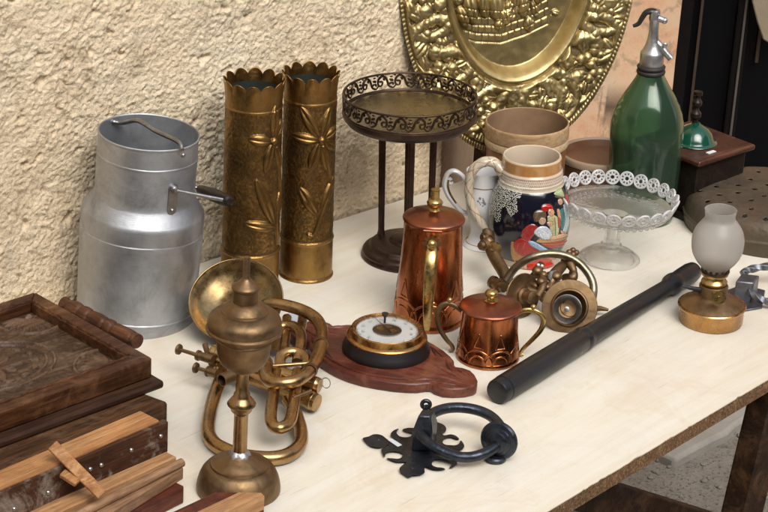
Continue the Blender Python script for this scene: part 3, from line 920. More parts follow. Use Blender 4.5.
# tray body: apron and dished floor
mb.lathe(A.p([(0, 122), (56, 122), (60, 121.5), (63, 120), (64.5, 117.5), (66, 116.5), (66.6, 114), (67.6, 113), (67.8, 111.4), (66.8, 110.6), (65.8, 110.4), (65.3, 111), (64, 111.6), (56, 112.6), (54, 113.4), (0, 113.6)]), 128)
tray = st.part('tray', mb, BRONZE, sharp=50)
mb = MB(); mb.lathe(A.p([(0, 113.2), (53, 113.1), (55.5, 112.3), (62, 111.4), (64.4, 110.9)]) , 128)
st.part('tray_floor', mb, metal('dull_gold_tray', (.30, .25, .17), (.42, .36, .25), .24, .34, 12, 1, .05, 40, dirt=(.16, .12, .08), dirt_amt=.3), parent=tray, solid=.0004)
mb = MB(); kg = A.k(98); Rg = 66.6 * kg; zt, zb = A.h(94.2), A.h(110.6)
for z_, r_ in ((zt, 1.15), (zb + .0005, .9)):
    mb.tube([(Rg * math.cos(a), Rg * math.sin(a), z_) for a in np.linspace(0, 2 * math.pi, 128, endpoint=False)], r_ * kg, 8, closed=True, up=(0, 0, 1))
NM = 22; hgt = zt - zb; per = 2 * math.pi / NM
def gm(a, z, off=0.0): return Vector(((Rg + off) * math.cos(a), (Rg + off) * math.sin(a), zb + z * hgt))
for i in range(NM):
    a0 = i * per; sgn = 1
    arcl = per * Rg / hgt     # width in units of height
    def q(u, v, off=0.0): return gm(a0 + u * per, v, off)
    vine = [q(-.5, .15), q(-.3, .3), q(-.15, .72), (q(.1, .88)), q(.32, .66), q(.3, .36), q(.12, .30), q(.06, .5), q(.18, .58)]
    mb.tube(catmull(vine, 5), [1.1 * kg, 1.35 * kg, 1.3 * kg, .95 * kg, 1.2 * kg], 6)
    vine = [q(.3, .3), q(.42, .15), q(.5, .15)]
    mb.tube(catmull(vine, 4), .8 * kg, 6)
    for (u, v, s_, rot) in ((.55, .62, 1.5, .4), (.62, .42, 1.3, -.5), (.46, .40, 1.2, 1.2), (-.02, .68, 1.1, .9), (.56, .82, 1.0, 0), (.18, .56, 1.2, 0), (.36, .9, .8, .3)):
        c_ = q(u, v); aa = a0 + u * per
        M = Matrix.Rotation(aa, 3, 'Z') @ Matrix.Rotation(rot, 3, 'X')
        mb.ball(c_, s_ * kg, 8, 6, (.5, 1.75, 1.05), M)
st.part('pierced_gallery', mb, BRONZE, parent=tray, sharp=60)

# ================================================================== EMBOSSED BRASS PLATTER
cx_, cy_, ax_, by_ = 516.5, -44, 118.5, 198
bot = T(508, 192, .058 - .0)   # where it stands
yb = T(508, 197).y
Pb = RY(507.5, 154, yb)
yaw = math.radians(20); lean = math.radians(4.5)
un = Vector((math.cos(yaw), math.sin(yaw), 0)); nn = Vector((math.sin(yaw), -math.cos(yaw), 0))
upv = (Vector((0, 0, 1)) * math.cos(lean) - nn * math.sin(lean)).normalized()
nrm_ = un.cross(upv) 
if nrm_.dot(FW) > 0: nrm_ = -nrm_
def onp(px, py):
    P = ray_plane(px, py, Pb, nrm_) - Pb; return P.dot(un), P.dot(upv)
top = onp(524.5, -242 + 0); bt = onp(507.5, 154)
lft, rgt = onp(400, -20), onp(634, -20)
ea = (rgt[0] - lft[0]) / 2 * 1.015; eb = (onp(516.5, -242)[1]) / 2; 
ecx = (lft[0] + rgt[0]) / 2; 
Cp = Pb + un * ecx + upv * eb
print('platter', ea, eb, 'base z', Pb.z - TZ)
pl = Thing('brass_platter', 'big oval embossed brass platter with flowery rim leaning on the wall', 'platter', Pb, Matrix((un, -nrm_, upv)).transposed() if True else None)
nT, nR = 1100, 300
tt = np.linspace(0, 2 * np.pi, nT, endpoint=False); rr = np.concatenate([np.linspace(0.02, .55, 120), np.linspace(.553, 1.0, nR - 120)])
TTt, RRr = np.meshgrid(tt, rr, indexing='ij')
X = RRr * np.cos(TTt) * ea; Y = RRr * np.sin(TTt) * eb
Hf = np.zeros_like(X)
def ell(t, r): return (r * ea * math.cos(t), r * eb * math.sin(t))
rnd = random.Random(5)
def visible(t): return -2.95 < t < -.2
# scrolling acanthus and fruit round the flange
fl_in, fl_out = .66, .955
for i in range(22):
    t0 = -math.pi / 2 + (i - 10.5) * 2 * math.pi / 22
    ctr = ell(t0, .81); rad = .060 * (1 if i % 2 else .85)
    d_ = 1 if i % 2 else -1
    # spiral scroll
    sp = []
    for k in range(26):
        q = k / 25; rr_ = rad * (1 - q * .86); a_ = t0 + d_ * (q * 9.2) + 2.0 * d_
        sp.append((ctr[0] + rr_ * math.cos(a_), ctr[1] + rr_ * math.sin(a_)))
    st_line(Hf, X, Y, sp, .0095, 1.0, taper=True)
    st_petal(Hf, X, Y, (ctr[0] - .012, ctr[1]), (ctr[0] + .012, ctr[1]), .011, 1.0, .1)
    # acanthus lobes hanging off the scroll
    for k in range(9):
        a_ = t0 + d_ * (k * .62) + rnd.uniform(-.15, .15)
        b0 = (ctr[0] + rad * .85 * math.cos(a_), ctr[1] + rad * .85 * math.sin(a_))
        L_ = rnd.uniform(.022, .038); a2 = a_ + d_ * .8
        st_petal(Hf, X, Y, b0, (b0[0] + L_ * math.cos(a2), b0[1] + L_ * math.sin(a2)), rnd.uniform(.006, .010), rnd.uniform(.6, .95), .3)
    # fruit cluster between
    c2 = ell(t0 + math.pi / 22, .80 + .04 * d_)
    for k in range(11):
        px_, py_ = c2[0] + rnd.gauss(0, .014), c2[1] + rnd.gauss(0, .018); r_ = rnd.uniform(.005, .0085)
        st_petal(Hf, X, Y, (px_ - r_, py_), (px_ + r_, py_), r_, rnd.uniform(.7, 1.1), 0)
    for k in range(8):
        a_ = rnd.uniform(0, 6.28); L_ = rnd.uniform(.02, .035); q0 = (c2[0] + .018 * math.cos(a_), c2[1] + .02 * math.sin(a_))
        st_petal(Hf, X, Y, q0, (q0[0] + L_ * math.cos(a_), q0[1] + L_ * math.sin(a_)), .008, .75, .4)
inm = np.clip((RRr - .635) / .02, 0, 1) * np.clip((.965 - RRr) / .015, 0, 1)
Hf *= inm
# central picture: foliage and little figures above rows of laid bricks
zc = lambda px, py: (onp(px, py)[0] - ecx, onp(px, py)[1] - eb)
Hc = np.zeros_like(X)
for k in range(95):
    px_ = rnd.uniform(448, 556); py_ = rnd.uniform(-90, 26 - abs(px_ - 500) * .22)
    p = zc(px_, py_); a_ = rnd.uniform(0, 6.28); L_ = rnd.uniform(.012, .03)
    st_petal(Hc, X, Y, p, (p[0] + L_ * math.cos(a_), p[1] + L_ * math.sin(a_)), rnd.uniform(.004, .009), rnd.uniform(.5, 1), .25)
for (x1, y1, x2, y2, w_) in ((470, -6, 478, 26, .011), (484, -10, 490, 20, .009), (498, -8, 502, 24, .012), (503, 8, 512, 26, .007), (462, 6, 470, 30, .008), (526, -6, 528, 18, .009), (516, -20, 520, 12, .008), (540, -20, 542, 6, .008)):
    st_petal(Hc, X, Y, zc(x1, y1), zc(x2, y2), w_, 1.3, .2)
Hb = np.zeros_like(X)
for r_ in range(5):
    yy = 46 - r_ * 8.2
    st_line(Hb, X, Y, [zc(462 + r_ * -1, yy - 8 + r_ * .5), zc(480, yy - 2), zc(505, yy - 1), zc(530, yy - 9), zc(552, yy - 20)], .0016, 1)
    for k in range(14):
        xx = 466 + k * 6.6 + (r_ % 2) * 3.3
        yc = yy - 1 - max(0, (xx - 508)) * .42 - max(0, 482 - xx) * .25
        st_line(Hb, X, Y, [zc(xx, yc), zc(xx + .5, yc - 8)], .0013, .8)
cm = np.clip((.56 - RRr) / .03, 0, 1)
well = np.clip((.60 - RRr) / .055, 0, 1); well = well * well * (3 - 2 * well)
lip = np.exp(-((RRr - .615) / .018) ** 2)
bead = .5 + .5 * np.sign(np.sin(TTt * 260)) * np.abs(np.sin(TTt * 260)) ** .6
rim = np.clip((RRr - .968) / .012, 0, 1)
D3 = Hf * .0092 + Hc * cm * .0085 - Hb * cm * .0016 - well * .017 + lip * .005 + rim * (.002 + .0011 * bead)
D3 = D3 + fbm(X * 16, Y * 16, 3, o=3) * .0022 + fbm(X * 60, Y * 60, 8, o=2) * .0005
D3 = D3 + inm * fbm(X * 120, Y * 120, 5, o=2) * .0012
fac = np.where(inm > .2, np.clip(.12 + Hf * 1.0, 0, 1), .82)
fac = np.where((RRr < .56), np.clip(.60 + Hc * .35 - Hb * .55 - np.where((Hc > .01) & (Hc < .35), .35, 0) + fbm(X * 12, Y * 12, 1, o=4) * .35, 0, 1), fac)
fac = np.where(RRr > .968, .25 + .6 * bead, fac)
P = np.stack([X + ecx, -D3, Y + eb], -1)
o = gridmesh('platter_sheet', P, BRASS_T, wrap=True, fac=fac, parent=pl.o, flip=False)
sm = o.modifiers.new('solid', 'SOLIDIFY'); sm.thickness = .0012; sm.offset = -1
# block it stands on
blk = MB(); hb = Pb.z - TZ - .002
c0 = Pb + nn * (-.004)
blk.box((c0.x + .004, c0.y + .012, TZ + hb / 2), (.085, .06, hb), Matrix.Rotation(yaw, 3, 'Z'))
single('wooden_block', blk, wood('block_wood', (.03, .018, .010), (.06, .035, .018), (.10, .06, .03), 0, .6), label='dark wooden block under the foot of the big brass platter', cat='block', loc=(c0.x, c0.y, TZ), bevel=.002)
# ================================================================== WOODEN TUB AND BOWL
TUBW = wood('tub_wood', (.36, .22, .11), (.52, .34, .18), (.62, .45, .27), 0, .6, .8, wear=(.60, .48, .32), wear_amt=.4)
TUBL = wood('tub_band_wood', (.48, .33, .19), (.60, .45, .28), (.68, .54, .36), 0, .6, .8)
A = Ax(523, 217, 523.5, 121)
tb = A.thing('wooden_tub', 'tall round wooden tub with pale rim band just behind the stein', 'tub')
def ringprof(ro, yo_b, yo_t, ri): return [(ro - .6, yo_b), (ro, yo_b - .7), (ro, yo_t + .8), (ro - .7, yo_t), (ri + .6, yo_t), (ri, yo_t + .7), (ri, yo_b)]
mb = MB(); mb.lathe(A.p([(0, 216), (37, 216), (38, 215), (40, 140), (40.3, 128), (40.4, 124), (39.9, 124), (37.4, 200), (0, 201)]), 110)
tb.part('tub_body', mb, plain('tub_copper_brown', (.25, .105, .04), .42, .35, 25, .1, 60), sharp=50)
mb = MB(); mb.lathe(A.p([(40.2, 143), (41.6, 142.4), (42, 141.5), (42, 136), (41.4, 135.2), (40.2, 135), ]), 110)
tb.part('rim_band', mb, TUBL, sharp=40)
mb = MB(); mb.lathe(A.p([(40.2, 134.6), (41.8, 134.3), (42.1, 133), (42.2, 123), (41.9, 121.2), (41.2, 120.6), (40.7, 120.7), (40.3, 121.4), (40.2, 124)]), 110)
tb.part('rim_hoop', mb, TUBW, sharp=40)
mb = MB(); mb.lathe(A.p([(40.3, 121.3), (39.6, 125), (37, 170), (35, 199.5), (0, 200)]), 90)
tb.part('lining', mb, plain('tub_inside', (.22, .135, .075), .55, .5, 30, .3, 40))
A = Ax(599, 196, 600, 151)
tb = A.thing('wooden_bowl', 'low brown bowl with pale lip between the tub and the green bottle', 'bowl')
mb = MB(); mb.lathe(A.p([(0, 196), (36, 196), (37, 195), (40, 165), (40.2, 159), (0, 159.5)]), 100)
tb.part('bowl_body', mb, plain('bowl_brown', (.13, .055, .03), .4, .4, 25, .1, 60), sharp=50)
mb = MB(); mb.lathe(A.p([(39, 158.6), (41, 158), (41.8, 156.5), (41.8, 152.5), (41, 151), (39.6, 150.6), (38.3, 151.4), (37.5, 155), (36, 158)]), 100)
tb.part('lip', mb, plain('bowl_lip', (.36, .27, .18), .5, .2, 25, .1, 60), sharp=50)
mb = MB(); mb.lathe(A.p([(37.8, 152.4), (35, 158), (20, 158.9), (0, 159)]), 90)
tb.part('bowl_inside', mb, plain('bowl_inside', (.15, .065, .03), .35, .4, 25, .1, 60))

# ================================================================== WHITE JUG
PORC = plain('white_porcelain', (.74, .74, .75), .12, .03, 20, 0, coat=.5)
GOLD = metal('gilding', (.55, .38, .14), (.66, .48, .2), .2, .3, 60)
A = Ax(482, 245, 484, 170)
jg = A.thing('footed_jug', 'white porcelain footed jug with gilt line, half hidden behind the stein handle', 'jug')
mb = MB(); mb.lathe(A.p([(0, 245), (18.5, 245), (19.4, 244.4), (19.3, 243.2), (17.5, 241.5), (14, 238), (12.4, 232), (12.6, 226), (14.5, 219), (17, 211), (18, 203), (17.8, 195), (17, 186), (17.3, 176), (18.2, 171), (18.3, 170), (17.6, 169.9), (16.8, 175), (16.2, 188), (16.6, 203), (14, 214), (0, 218)]), 80)
jb = jg.part('jug_body', mb, PORC, sharp=60)
mb = MB()
mb.tube(catmull([A.pt(467, 184), A.pt(462, 175.5), A.pt(454, 170.8), A.pt(447.4, 174), A.pt(444.6, 184), A.pt(447.6, 194), A.pt(454, 203), A.pt(461, 211), A.pt(468, 214)], 8), [2.4 * A.k(190)] * 3 + [2.7 * A.k(190)] * 3 + [2.2 * A.k(190)], 12, flat=1.4)
mb.tube(catmull([A.pt(451, 178), A.pt(448.5, 181), A.pt(450.5, 184), A.pt(453, 182)], 6), [2.0 * A.k(190), 1.2 * A.k(190)], 10)
h = jg.part('handle', mb, PORC)
mb = MB(); mb.tube(catmull([A.pt(448.6, 180, -.004), A.pt(448.2, 187, -.004), A.pt(451, 195, -.004), A.pt(456, 203, -.004)], 8), .9 * A.k(190), 8)
jg.part('gilt_line', mb, GOLD, parent=h)
mb = MB(); kz = A.k(185)
for y_, r_ in ((183, 17.25), (240.2, 16.6)):
    mb = MB(); mb.tube([(r_ * kz * math.cos(a), r_ * kz * math.sin(a), A.h(y_)) for a in np.linspace(0, 2 * math.pi, 64, endpoint=False)], .35 * kz, 6, closed=True)
    jg.part('gilt_band', mb, GOLD, parent=jb)
# small grey printed picture
mb = MB()
GREY = plain('grey_print', (.22, .23, .25), .3, .5, 400, 0)
for k in range(16):
    u, v_ = random.uniform(-4.5, 4.5), random.uniform(-5, 5)
    if abs(u) * 1.2 + abs(v_) > 7: continue
    a = -math.pi / 2 + (u - 3) / 17.5; z_ = A.h(196 - v_)
    R_ = 17.9 * kz + .0001
    mb.ball((R_ * math.cos(a), R_ * math.sin(a), z_), random.uniform(.6, 1.3) * kz, 8, 6, (1, .15, random.uniform(.6, 1.3)), Matrix.Rotation(a + math.pi / 2, 3, 'Z'))
jg.part('printed_motif', mb, GREY, parent=jb)

# ================================================================== STEIN
A = Ax(527.5, 257, 531, 155)
sn = A.thing('beer_stein', 'painted dark blue stoneware stein with raised tavern figures and leafy handle', 'beer stein')
prof = [(31, 257), (33, 256), (33.6, 254), (33.0, 252), (32.6, 250), (34.5, 246), (37.5, 238), (40.2, 227), (41.0, 216), (40.6, 205), (39.2, 196), (36.8, 188), (34.2, 182.6), (32.8, 180.6), (32.4, 179.6), (32.2, 178.6), (32.4, 177.6), (32.2, 176.6), (31.4, 175.8), (31.2, 170), (31.6, 168.8), (31.0, 167.6), (29.8, 166.4), (29.7, 165), (30.0, 158), (29.6, 155.6), (28.8, 154.8)]
cp = [Vector((r, y, 0)) for r, y in prof]; cp = catmull(cp, 4)
pm = A.p([(p.x, p.y) for p in cp]); pr_ = np.array([p[0] for p in pm]); pz = np.array([p[1] for p in pm])
pz = np.maximum.accumulate(pz + np.arange(len(pz)) * 1e-7)
nU, nV = 1000, 460
phi = np.linspace(0, 2 * np.pi, nU, endpoint=False); zz = np.linspace(0, pz[-1], nV)
Rz = np.interp(zz, pz, pr_)
PH, Zv = np.meshgrid(phi, zz, indexing='ij')
S = (PH + np.pi / 2 + np.pi) % (2 * np.pi) - np.pi
k0 = A.k(215); rm = 40 * k0
X = S * rm; Y = Zv
def sinv(zx, zy):
    """zoomed photo coordinates -> unrolled body coordinates"""
    px, py = 480 + zx / 5.117, 160 + zy / 5.117
    y = py
    for _ in range(6):
        rp = np.interp(A.h(y), pz, pr_) / A.k(y)
        cx = 527.5 + 3.5 * (257 - y) / 102
        s_ = max(-.985, min(.985, (px - cx) / rp))
        y = py - rp * .385 * math.sqrt(1 - s_ * s_)
    return math.asin(s_) * rm, A.h(y)
Hf = np.zeros_like(X); colr = np.zeros(X.shape + (3,)); colr[:] = (.005, .006, .016)
yb_ = lambda y: A.h(y)
mk = Zv > yb_(181.2); colr[mk] = (.62, .52, .40)
wav = np.sin(S * 44) 
band = (Zv > yb_(175.6)) & (Zv < yb_(169.2))
zz_ = (Zv - yb_(175.6)) / (yb_(169.2) - yb_(175.6))
zig = np.abs(zz_ - .5 - .28 * np.sin(S * 46)) < .13; zig2 = np.abs(zz_ - .5 + .28 * np.sin(S * 46)) < .13
colr[band] = (.55, .36, .25); colr[band & (zig | zig2)] = (.74, .66, .55)
Hf[band & (zig | zig2)] = .25
mk = Zv > yb_(166.6); colr[mk] = (.50, .25, .085)
mk = (Zv > yb_(156.3)); colr[mk] = (.66, .50, .33)
mk = Zv < yb_(250.5); colr[mk] = (.42, .33, .24)
def pol(pts, c, h=.5, soft=.0006):
    q = [sinv(v.x, v.y) for v in catmull([Vector((p[0], p[1], 0)) for p in pts], 3, closed=True)]
    xs = [p[0] for p in q]; ys = [p[1] for p in q]
    m = (X > min(xs) - .002) & (X < max(xs) + .002) & (Y > min(ys) - .002) & (Y < max(ys) + .002)
    x, y = X[m], Y[m]; ins = in_poly(x, y, q)
    d = np.full(x.shape, 1.0)
    for i in range(len(q)): d = np.minimum(d, seg_d(x, y, q[i], q[(i + 1) % len(q)])[0])
    hh = np.where(ins, h * np.clip(d / .0022, 0, 1) ** .5, 0)
    cc = colr[m]
    cv = np.array(c)
    vs = .9 + .6 * pnoise(x * 700, y * 900)[..., None] + .35 * pnoise(x * 2200, y * 1800, 3)[..., None]
    cc[ins] = (cv * vs)[ins] if True else cv
    edge = ins & (d < .00032); cc[edge] *= .35
    colr[m] = np.clip(cc, 0, 1); hm = Hf[m]; hm[ins] = np.maximum(hm[ins] * .3, hh[ins]); Hf[m] = hm
def lin(pts, w_, c, h=.3):
    q = [sinv(*p) for p in pts]; m = np.zeros(X.shape, bool)
    xs = [p[0] for p in q]; ys = [p[1] for p in q]
    mm = (X > min(xs) - .002) & (X < max(xs) + .002) & (Y > min(ys) - .002) & (Y < max(ys) + .002)
    x, y = X[mm], Y[mm]; d = np.full(x.shape, 1.0)
    for i in range(len(q) - 1): d = np.minimum(d, seg_d(x, y, q[i], q[i + 1])[0])
    ins = d < w_; cc = colr[mm]; cc[ins] = c; colr[mm] = cc; hm = Hf[mm]; hm[ins] = np.maximum(hm[ins], h); Hf[mm] = hm
def circ(cx, cy, rx, ry, c, h=.6): pol([(cx + rx * math.cos(a), cy + ry * math.sin(a)) for a in np.linspace(0, 2 * math.pi, 18, endpoint=False)], c, h)
# chairs, ground, foliage
pol([(440, 165), (462, 190), (464, 250), (450, 262), (436, 215), (428, 175)], (.45, .05, .03), .3)
pol([(448, 255), (466, 255), (462, 330), (450, 420), (436, 450), (432, 380)], (.03, .20, .08), .3)
pol([(150, 425), (170, 420), (205, 478), (360, 490), (372, 505), (200, 512), (160, 505)], (.50, .22, .05), .4)
lin([(165, 430), (175, 560)], .0009, (.5, .22, .05)); lin([(215, 500), (222, 600)], .0009, (.5, .22, .05))
pol([(240, 505), (345, 500), (370, 560), (330, 620), (250, 610)], (.55, .04, .02), .5)
pol([(362, 420), (392, 415), (388, 490), (366, 495)], (.04, .22, .14), .4)
pol([(300, 412), (445, 388), (440, 425), (350, 446)], (.40, .05, .02), .4)
pol([(283, 404), (440, 370), (446, 392), (360, 414), (300, 420)], (.60, .34, .13), .7)
# standing woman
pol([(398, 250), (440, 232), (444, 300), (438, 350), (404, 345), (400, 290)], (.05, .20, .20), .6)
pol([(415, 225), (440, 222), (449, 300), (440, 345), (428, 372), (412, 362), (426, 300)], (.62, .68, .72), .8)
circ(400, 208, 13, 17, (.66, .40, .26), .9)
pol([(382, 190), (372, 182), (390, 176), (414, 180), (424, 200), (414, 215), (408, 190)], (.16, .08, .04), .7)
pol([(368, 166), (380, 152), (402, 138), (412, 150), (422, 182), (398, 180), (374, 176)], (.42, .52, .26), .95)
pol([(382, 250), (395, 246), (404, 290), (396, 304), (386, 280)], (.60, .34, .20), .6)
pol([(404, 352), (424, 362), (420, 378), (404, 366)], (.66, .40, .26), .8)
# man with red cap
pol([(332, 286), (366, 276), (392, 298), (394, 360), (378, 392), (352, 388), (344, 340)], (.55, .50, .28), .7)
lin([(368, 290), (372, 384)], .0007, (.05, .18, .08), .9)
pol([(384, 288), (400, 296), (402, 330), (388, 340)], (.42, .08, .05), .6)
circ(352, 264, 17, 20, (.64, .36, .22), .9)
pol([(300, 240), (312, 226), (334, 221), (354, 226), (361, 246), (342, 248), (326, 262), (306, 262)], (.48, .018, .012), 1.0)
pol([(330, 316), (356, 308), (362, 324), (340, 334)], (.66, .40, .26), .9)
# seated woman
pol([(165, 420), (195, 398), (232, 398), (290, 432), (335, 452), (352, 476), (300, 490), (205, 486), (172, 458)], (.42, .014, .009), .9)
pol([(236, 412), (270, 414), (330, 446), (352, 466), (330, 474), (290, 456), (252, 436)], (.34, .50, .68), 1.0)
pol([(208, 356), (240, 328), (272, 328), (290, 352), (262, 384), (240, 408), (208, 398), (200, 380)], (.38, .035, .035), .95)
pol([(270, 352), (296, 336), (330, 336), (356, 366), (352, 396), (322, 404), (290, 392), (266, 372)], (.64, .68, .74), 1.1)
pol([(348, 386), (400, 372), (436, 368), (438, 384), (392, 398), (350, 410)], (.68, .42, .26), 1.0)
circ(306, 306, 19, 22, (.66, .40, .26), 1.0)
pol([(262, 296), (262, 270), (280, 256), (310, 254), (326, 268), (324, 290), (300, 292), (286, 310), (270, 312)], (.13, .085, .05), 1.1)
for pts_, c_ in (([(250, 440), (205, 470)], (.28, .01, .01)), ([(270, 450), (240, 478)], (.28, .01, .01)), ([(295, 462), (280, 484)], (.28, .01, .01)), ([(190, 425), (182, 455)], (.8, .12, .08)), ([(222, 420), (212, 450)], (.8, .12, .08)),
                 ([(225, 350), (232, 385)], (.25, .02, .02)), ([(250, 338), (246, 380)], (.25, .02, .02)), ([(285, 350), (320, 392)], (.35, .42, .55)), ([(300, 344), (338, 380)], (.8, .82, .85)), ([(280, 365), (300, 390)], (.35, .42, .55)),
                 ([(262, 425), (320, 462)], (.18, .30, .50)), ([(275, 418), (340, 462)], (.60, .72, .84)), ([(360, 285), (360, 380)], (.25, .22, .10)), ([(380, 295), (384, 360)], (.75, .7, .45)),
                 ([(430, 235), (436, 330)], (.35, .45, .5)), ([(412, 260), (410, 335)], (.02, .09, .10)), ([(270, 275), (300, 262)], (.3, .2, .12)), ([(272, 290), (285, 272)], (.3, .2, .12)), ([(385, 160), (400, 150)], (.65, .72, .45)),
                 ([(316, 232), (345, 232)], (.85, .2, .12)), ([(290, 400), (440, 378)], (.25, .1, .04)), ([(305, 425), (438, 405)], (.7, .25, .12)), ([(312, 302), (316, 308)], (.2, .08, .05)), ([(344, 262), (350, 264)], (.2, .08, .05)), ([(395, 206), (399, 208)], (.2, .08, .05)),
                 ([(314, 318), (320, 316)], (.5, .05, .04)), ([(355, 276), (360, 275)], (.5, .05, .04))):
    lin(pts_, .00028, c_, .95)
# grape and blossom sprays
reg = [(90, 105), (170, 118), (248, 128), (232, 150), (206, 150), (200, 196), (176, 196), (182, 262), (150, 288), (132, 262), (120, 236), (100, 250), (98, 312), (78, 322), (66, 280), (44, 282), (38, 210), (56, 140)]
pts = []
rnd = random.Random(2)
tries = 0
while tries < 9000 and len(pts) < 620:
    tries += 1
    x_, y_ = rnd.uniform(30, 250), rnd.uniform(100, 325)
    if not in_poly(np.array([x_]), np.array([y_]), reg)[0]: continue
    p = sinv(x_, y_)
    if any((p[0] - q[0]) ** 2 + (p[1] - q[1]) ** 2 < .00165 ** 2 for q in pts): continue
    pts.append(p)
for sgn in (0, 1):
    for (x_, y_) in pts:
        if sgn: x_ = 3.02 * rm - x_ if x_ < 0 else x_
        m = (np.abs(X - x_) < .0012) & (np.abs(Y - y_) < .0012)
        r_ = rnd.uniform(.00062, .00085)
        d = np.hypot(X[m] - x_, Y[m] - y_); ins = d < r_
        cc = colr[m]; cc[ins] = (.74, .73, .62); colr[m] = cc
        hm = Hf[m]; hm = np.maximum(hm, np.sqrt(np.clip(1 - (d / r_) ** 2, 0, 1)) * .35); Hf[m] = hm
Rr = Rz[None, :] + Hf * .0014
P = np.stack([Rr * np.cos(PH), Rr * np.sin(PH), Zv], -1)
STE = vcol_mat('glazed_stoneware', .13, .06, 150, coat=.6)
bd = gridmesh('mug_body', P, STE, wrap=True, col=colr, parent=sn.o)
mb = MB(); mb.lathe(A.p([(0, 257), (31, 257)]), 100)
STI = plain('stein_lining', (.62, .52, .40), .2, .08, 20, 0, coat=.3)
sn.part('underside', mb, STI)
mb = MB(); mb.lathe(A.p([(29.3, 155.6), (28.6, 154.6), (27.4, 154.9), (27.0, 156.5), (27.4, 165), (28.4, 175), (33, 190), (36, 215), (33, 240), (0, 248)]), 100)
sn.part('lining', mb, STI, sharp=60)
# handle as a displaced tube with vine colour
hp = catmull([A.pt(503, 170), A.pt(494, 162.5), A.pt(484.5, 161.8), A.pt(475, 167.5), A.pt(470, 178), A.pt(468.6, 190), A.pt(471, 203), A.pt(476, 214), A.pt(484, 226), A.pt(492, 233)], 14)
mm_ = len(hp); nk = 64
Ph = np.zeros((nk, mm_, 3)); Ch = np.zeros((nk, mm_, 3))
upn = Vector((0, -1, 0))
for i in range(mm_):
    t_ = (hp[min(i + 1, mm_ - 1)] - hp[max(i - 1, 0)]).normalized()
    a_ = (upn - t_ * upn.dot(t_)).normalized(); b_ = t_.cross(a_)
    q = i / (mm_ - 1); r_ = (6.3 - 1.2 * q) * k0 * (1 + .5 * max(0, .08 - q) / .08)
    for k in range(nk):
        w_ = 2 * math.pi * k / nk
        sft = math.sin(q * 34 + math.sin(w_) * 2) 
        vein = abs(math.sin(q * 17 + (w_ if w_ < math.pi else w_ - 2 * math.pi) * 1.1)) < .16 or abs(math.sin(q * 29 - math.sin(w_) * 2.2)) < .13
        rr_ = r_ * (1 + (-.05 if vein else .03) + .03 * math.sin(q * 60))
        Ph[k, i] = hp[i] + (a_ * math.cos(w_) + b_ * math.sin(w_) * .8) * rr_
        Ch[k, i] = (.42, .25, .16) if vein and abs(math.sin(w_)) < .93 else (.64, .55, .42)
gridmesh('handle', Ph, STE, wrap=True, col=Ch, parent=sn.o)

# ================================================================== GLASS CAKE STAND
GL = glass('pressed_glass', (.99, .995, .99), .03, 1.4, .25, 120); GL.node_tree.nodes['Principled BSDF'].inputs['Alpha'].default_value = .62
GLR = glass('frosty_moulded_glass', (.97, .98, .99), .12, 1.45, .25, 120); GLR.node_tree.nodes['Principled BSDF'].inputs['Transmission Weight'].default_value = .62
A = Ax(609.5, 259, 617, 197)
ck = A.thing('cake_stand', 'clear pressed glass cake stand with rim of pierced rings', 'cake stand')
mb = MB(); mb.lathe(A.p([(25.5, 259), (29, 259), (30.3, 258.2), (30.3, 256.4), (28.6, 254.8), (25.5, 253.6), (24.4, 252.2), (20, 250.2), (13, 248.4), (9.6, 246.4), (10.8, 245), (10.6, 243.4), (8.8, 242.2), (7.8, 238), (7.4, 228), (8.6, 219.5), (14, 215.2), (40, 211.6), (54, 209.2), (57.2, 206), (56.4, 205.6), (53, 207.6), (40, 209.6), (12, 212.2), (5, 216), (4.2, 224), (4, 238), (5, 246), (9, 250.5), (18, 252.8), (23, 255), (25, 257), (25.5, 259)]), 110)
pb = ck.part('plate_and_foot', mb, GL, sharp=30)
k_ = A.k(200); NR = 25; R_ = 59 * k_
rl = None
for i in range(NR):
    a = 2 * math.pi * (i + .5) / NR - math.pi / 2
    c = Vector((R_ * math.cos(a), R_ * math.sin(a), A.h(198.5)))
    rad = Vector((math.cos(a), math.sin(a), 0)); tan = Vector((-math.sin(a), math.cos(a), 0))
    upd = (Vector((0, 0, 1)) * .93 + rad * .38).normalized()
    def loop(r, n=32): return [c + tan * r * math.cos(t) + upd * r * math.sin(t) for t in np.linspace(0, 2 * math.pi, n, endpoint=False)]
    if rl is None:
        mb = MB()
    mb = MB()
    mb.tube(loop(6.6 * k_), 1.15 * k_, 8, closed=True)
    mb.tube(loop(2.9 * k_, 20), 1.1 * k_, 8, closed=True)
    for t in np.linspace(0, 2 * math.pi, 9, endpoint=False):
        mb.ball(c + (tan * math.cos(t) + upd * math.sin(t)) * 4.7 * k_, 1.15 * k_, 8, 6)
    ck.part('rim_ring', mb, GLR, sharp=60)
# raised dots under the plate edge
mb = MB()
for i in range(44):
    a = 2 * math.pi * i / 44
    for rr_, y_ in ((50, 211.2), (43, 212.6)):
        mb.ball((rr_ * k_ * math.cos(a + rr_), rr_ * k_ * math.sin(a + rr_), A.h(y_)), 2.4 * k_, 8, 6, (1, 1, .6))
ck.part('moulded_beads', mb, GL, parent=pb, sharp=60)

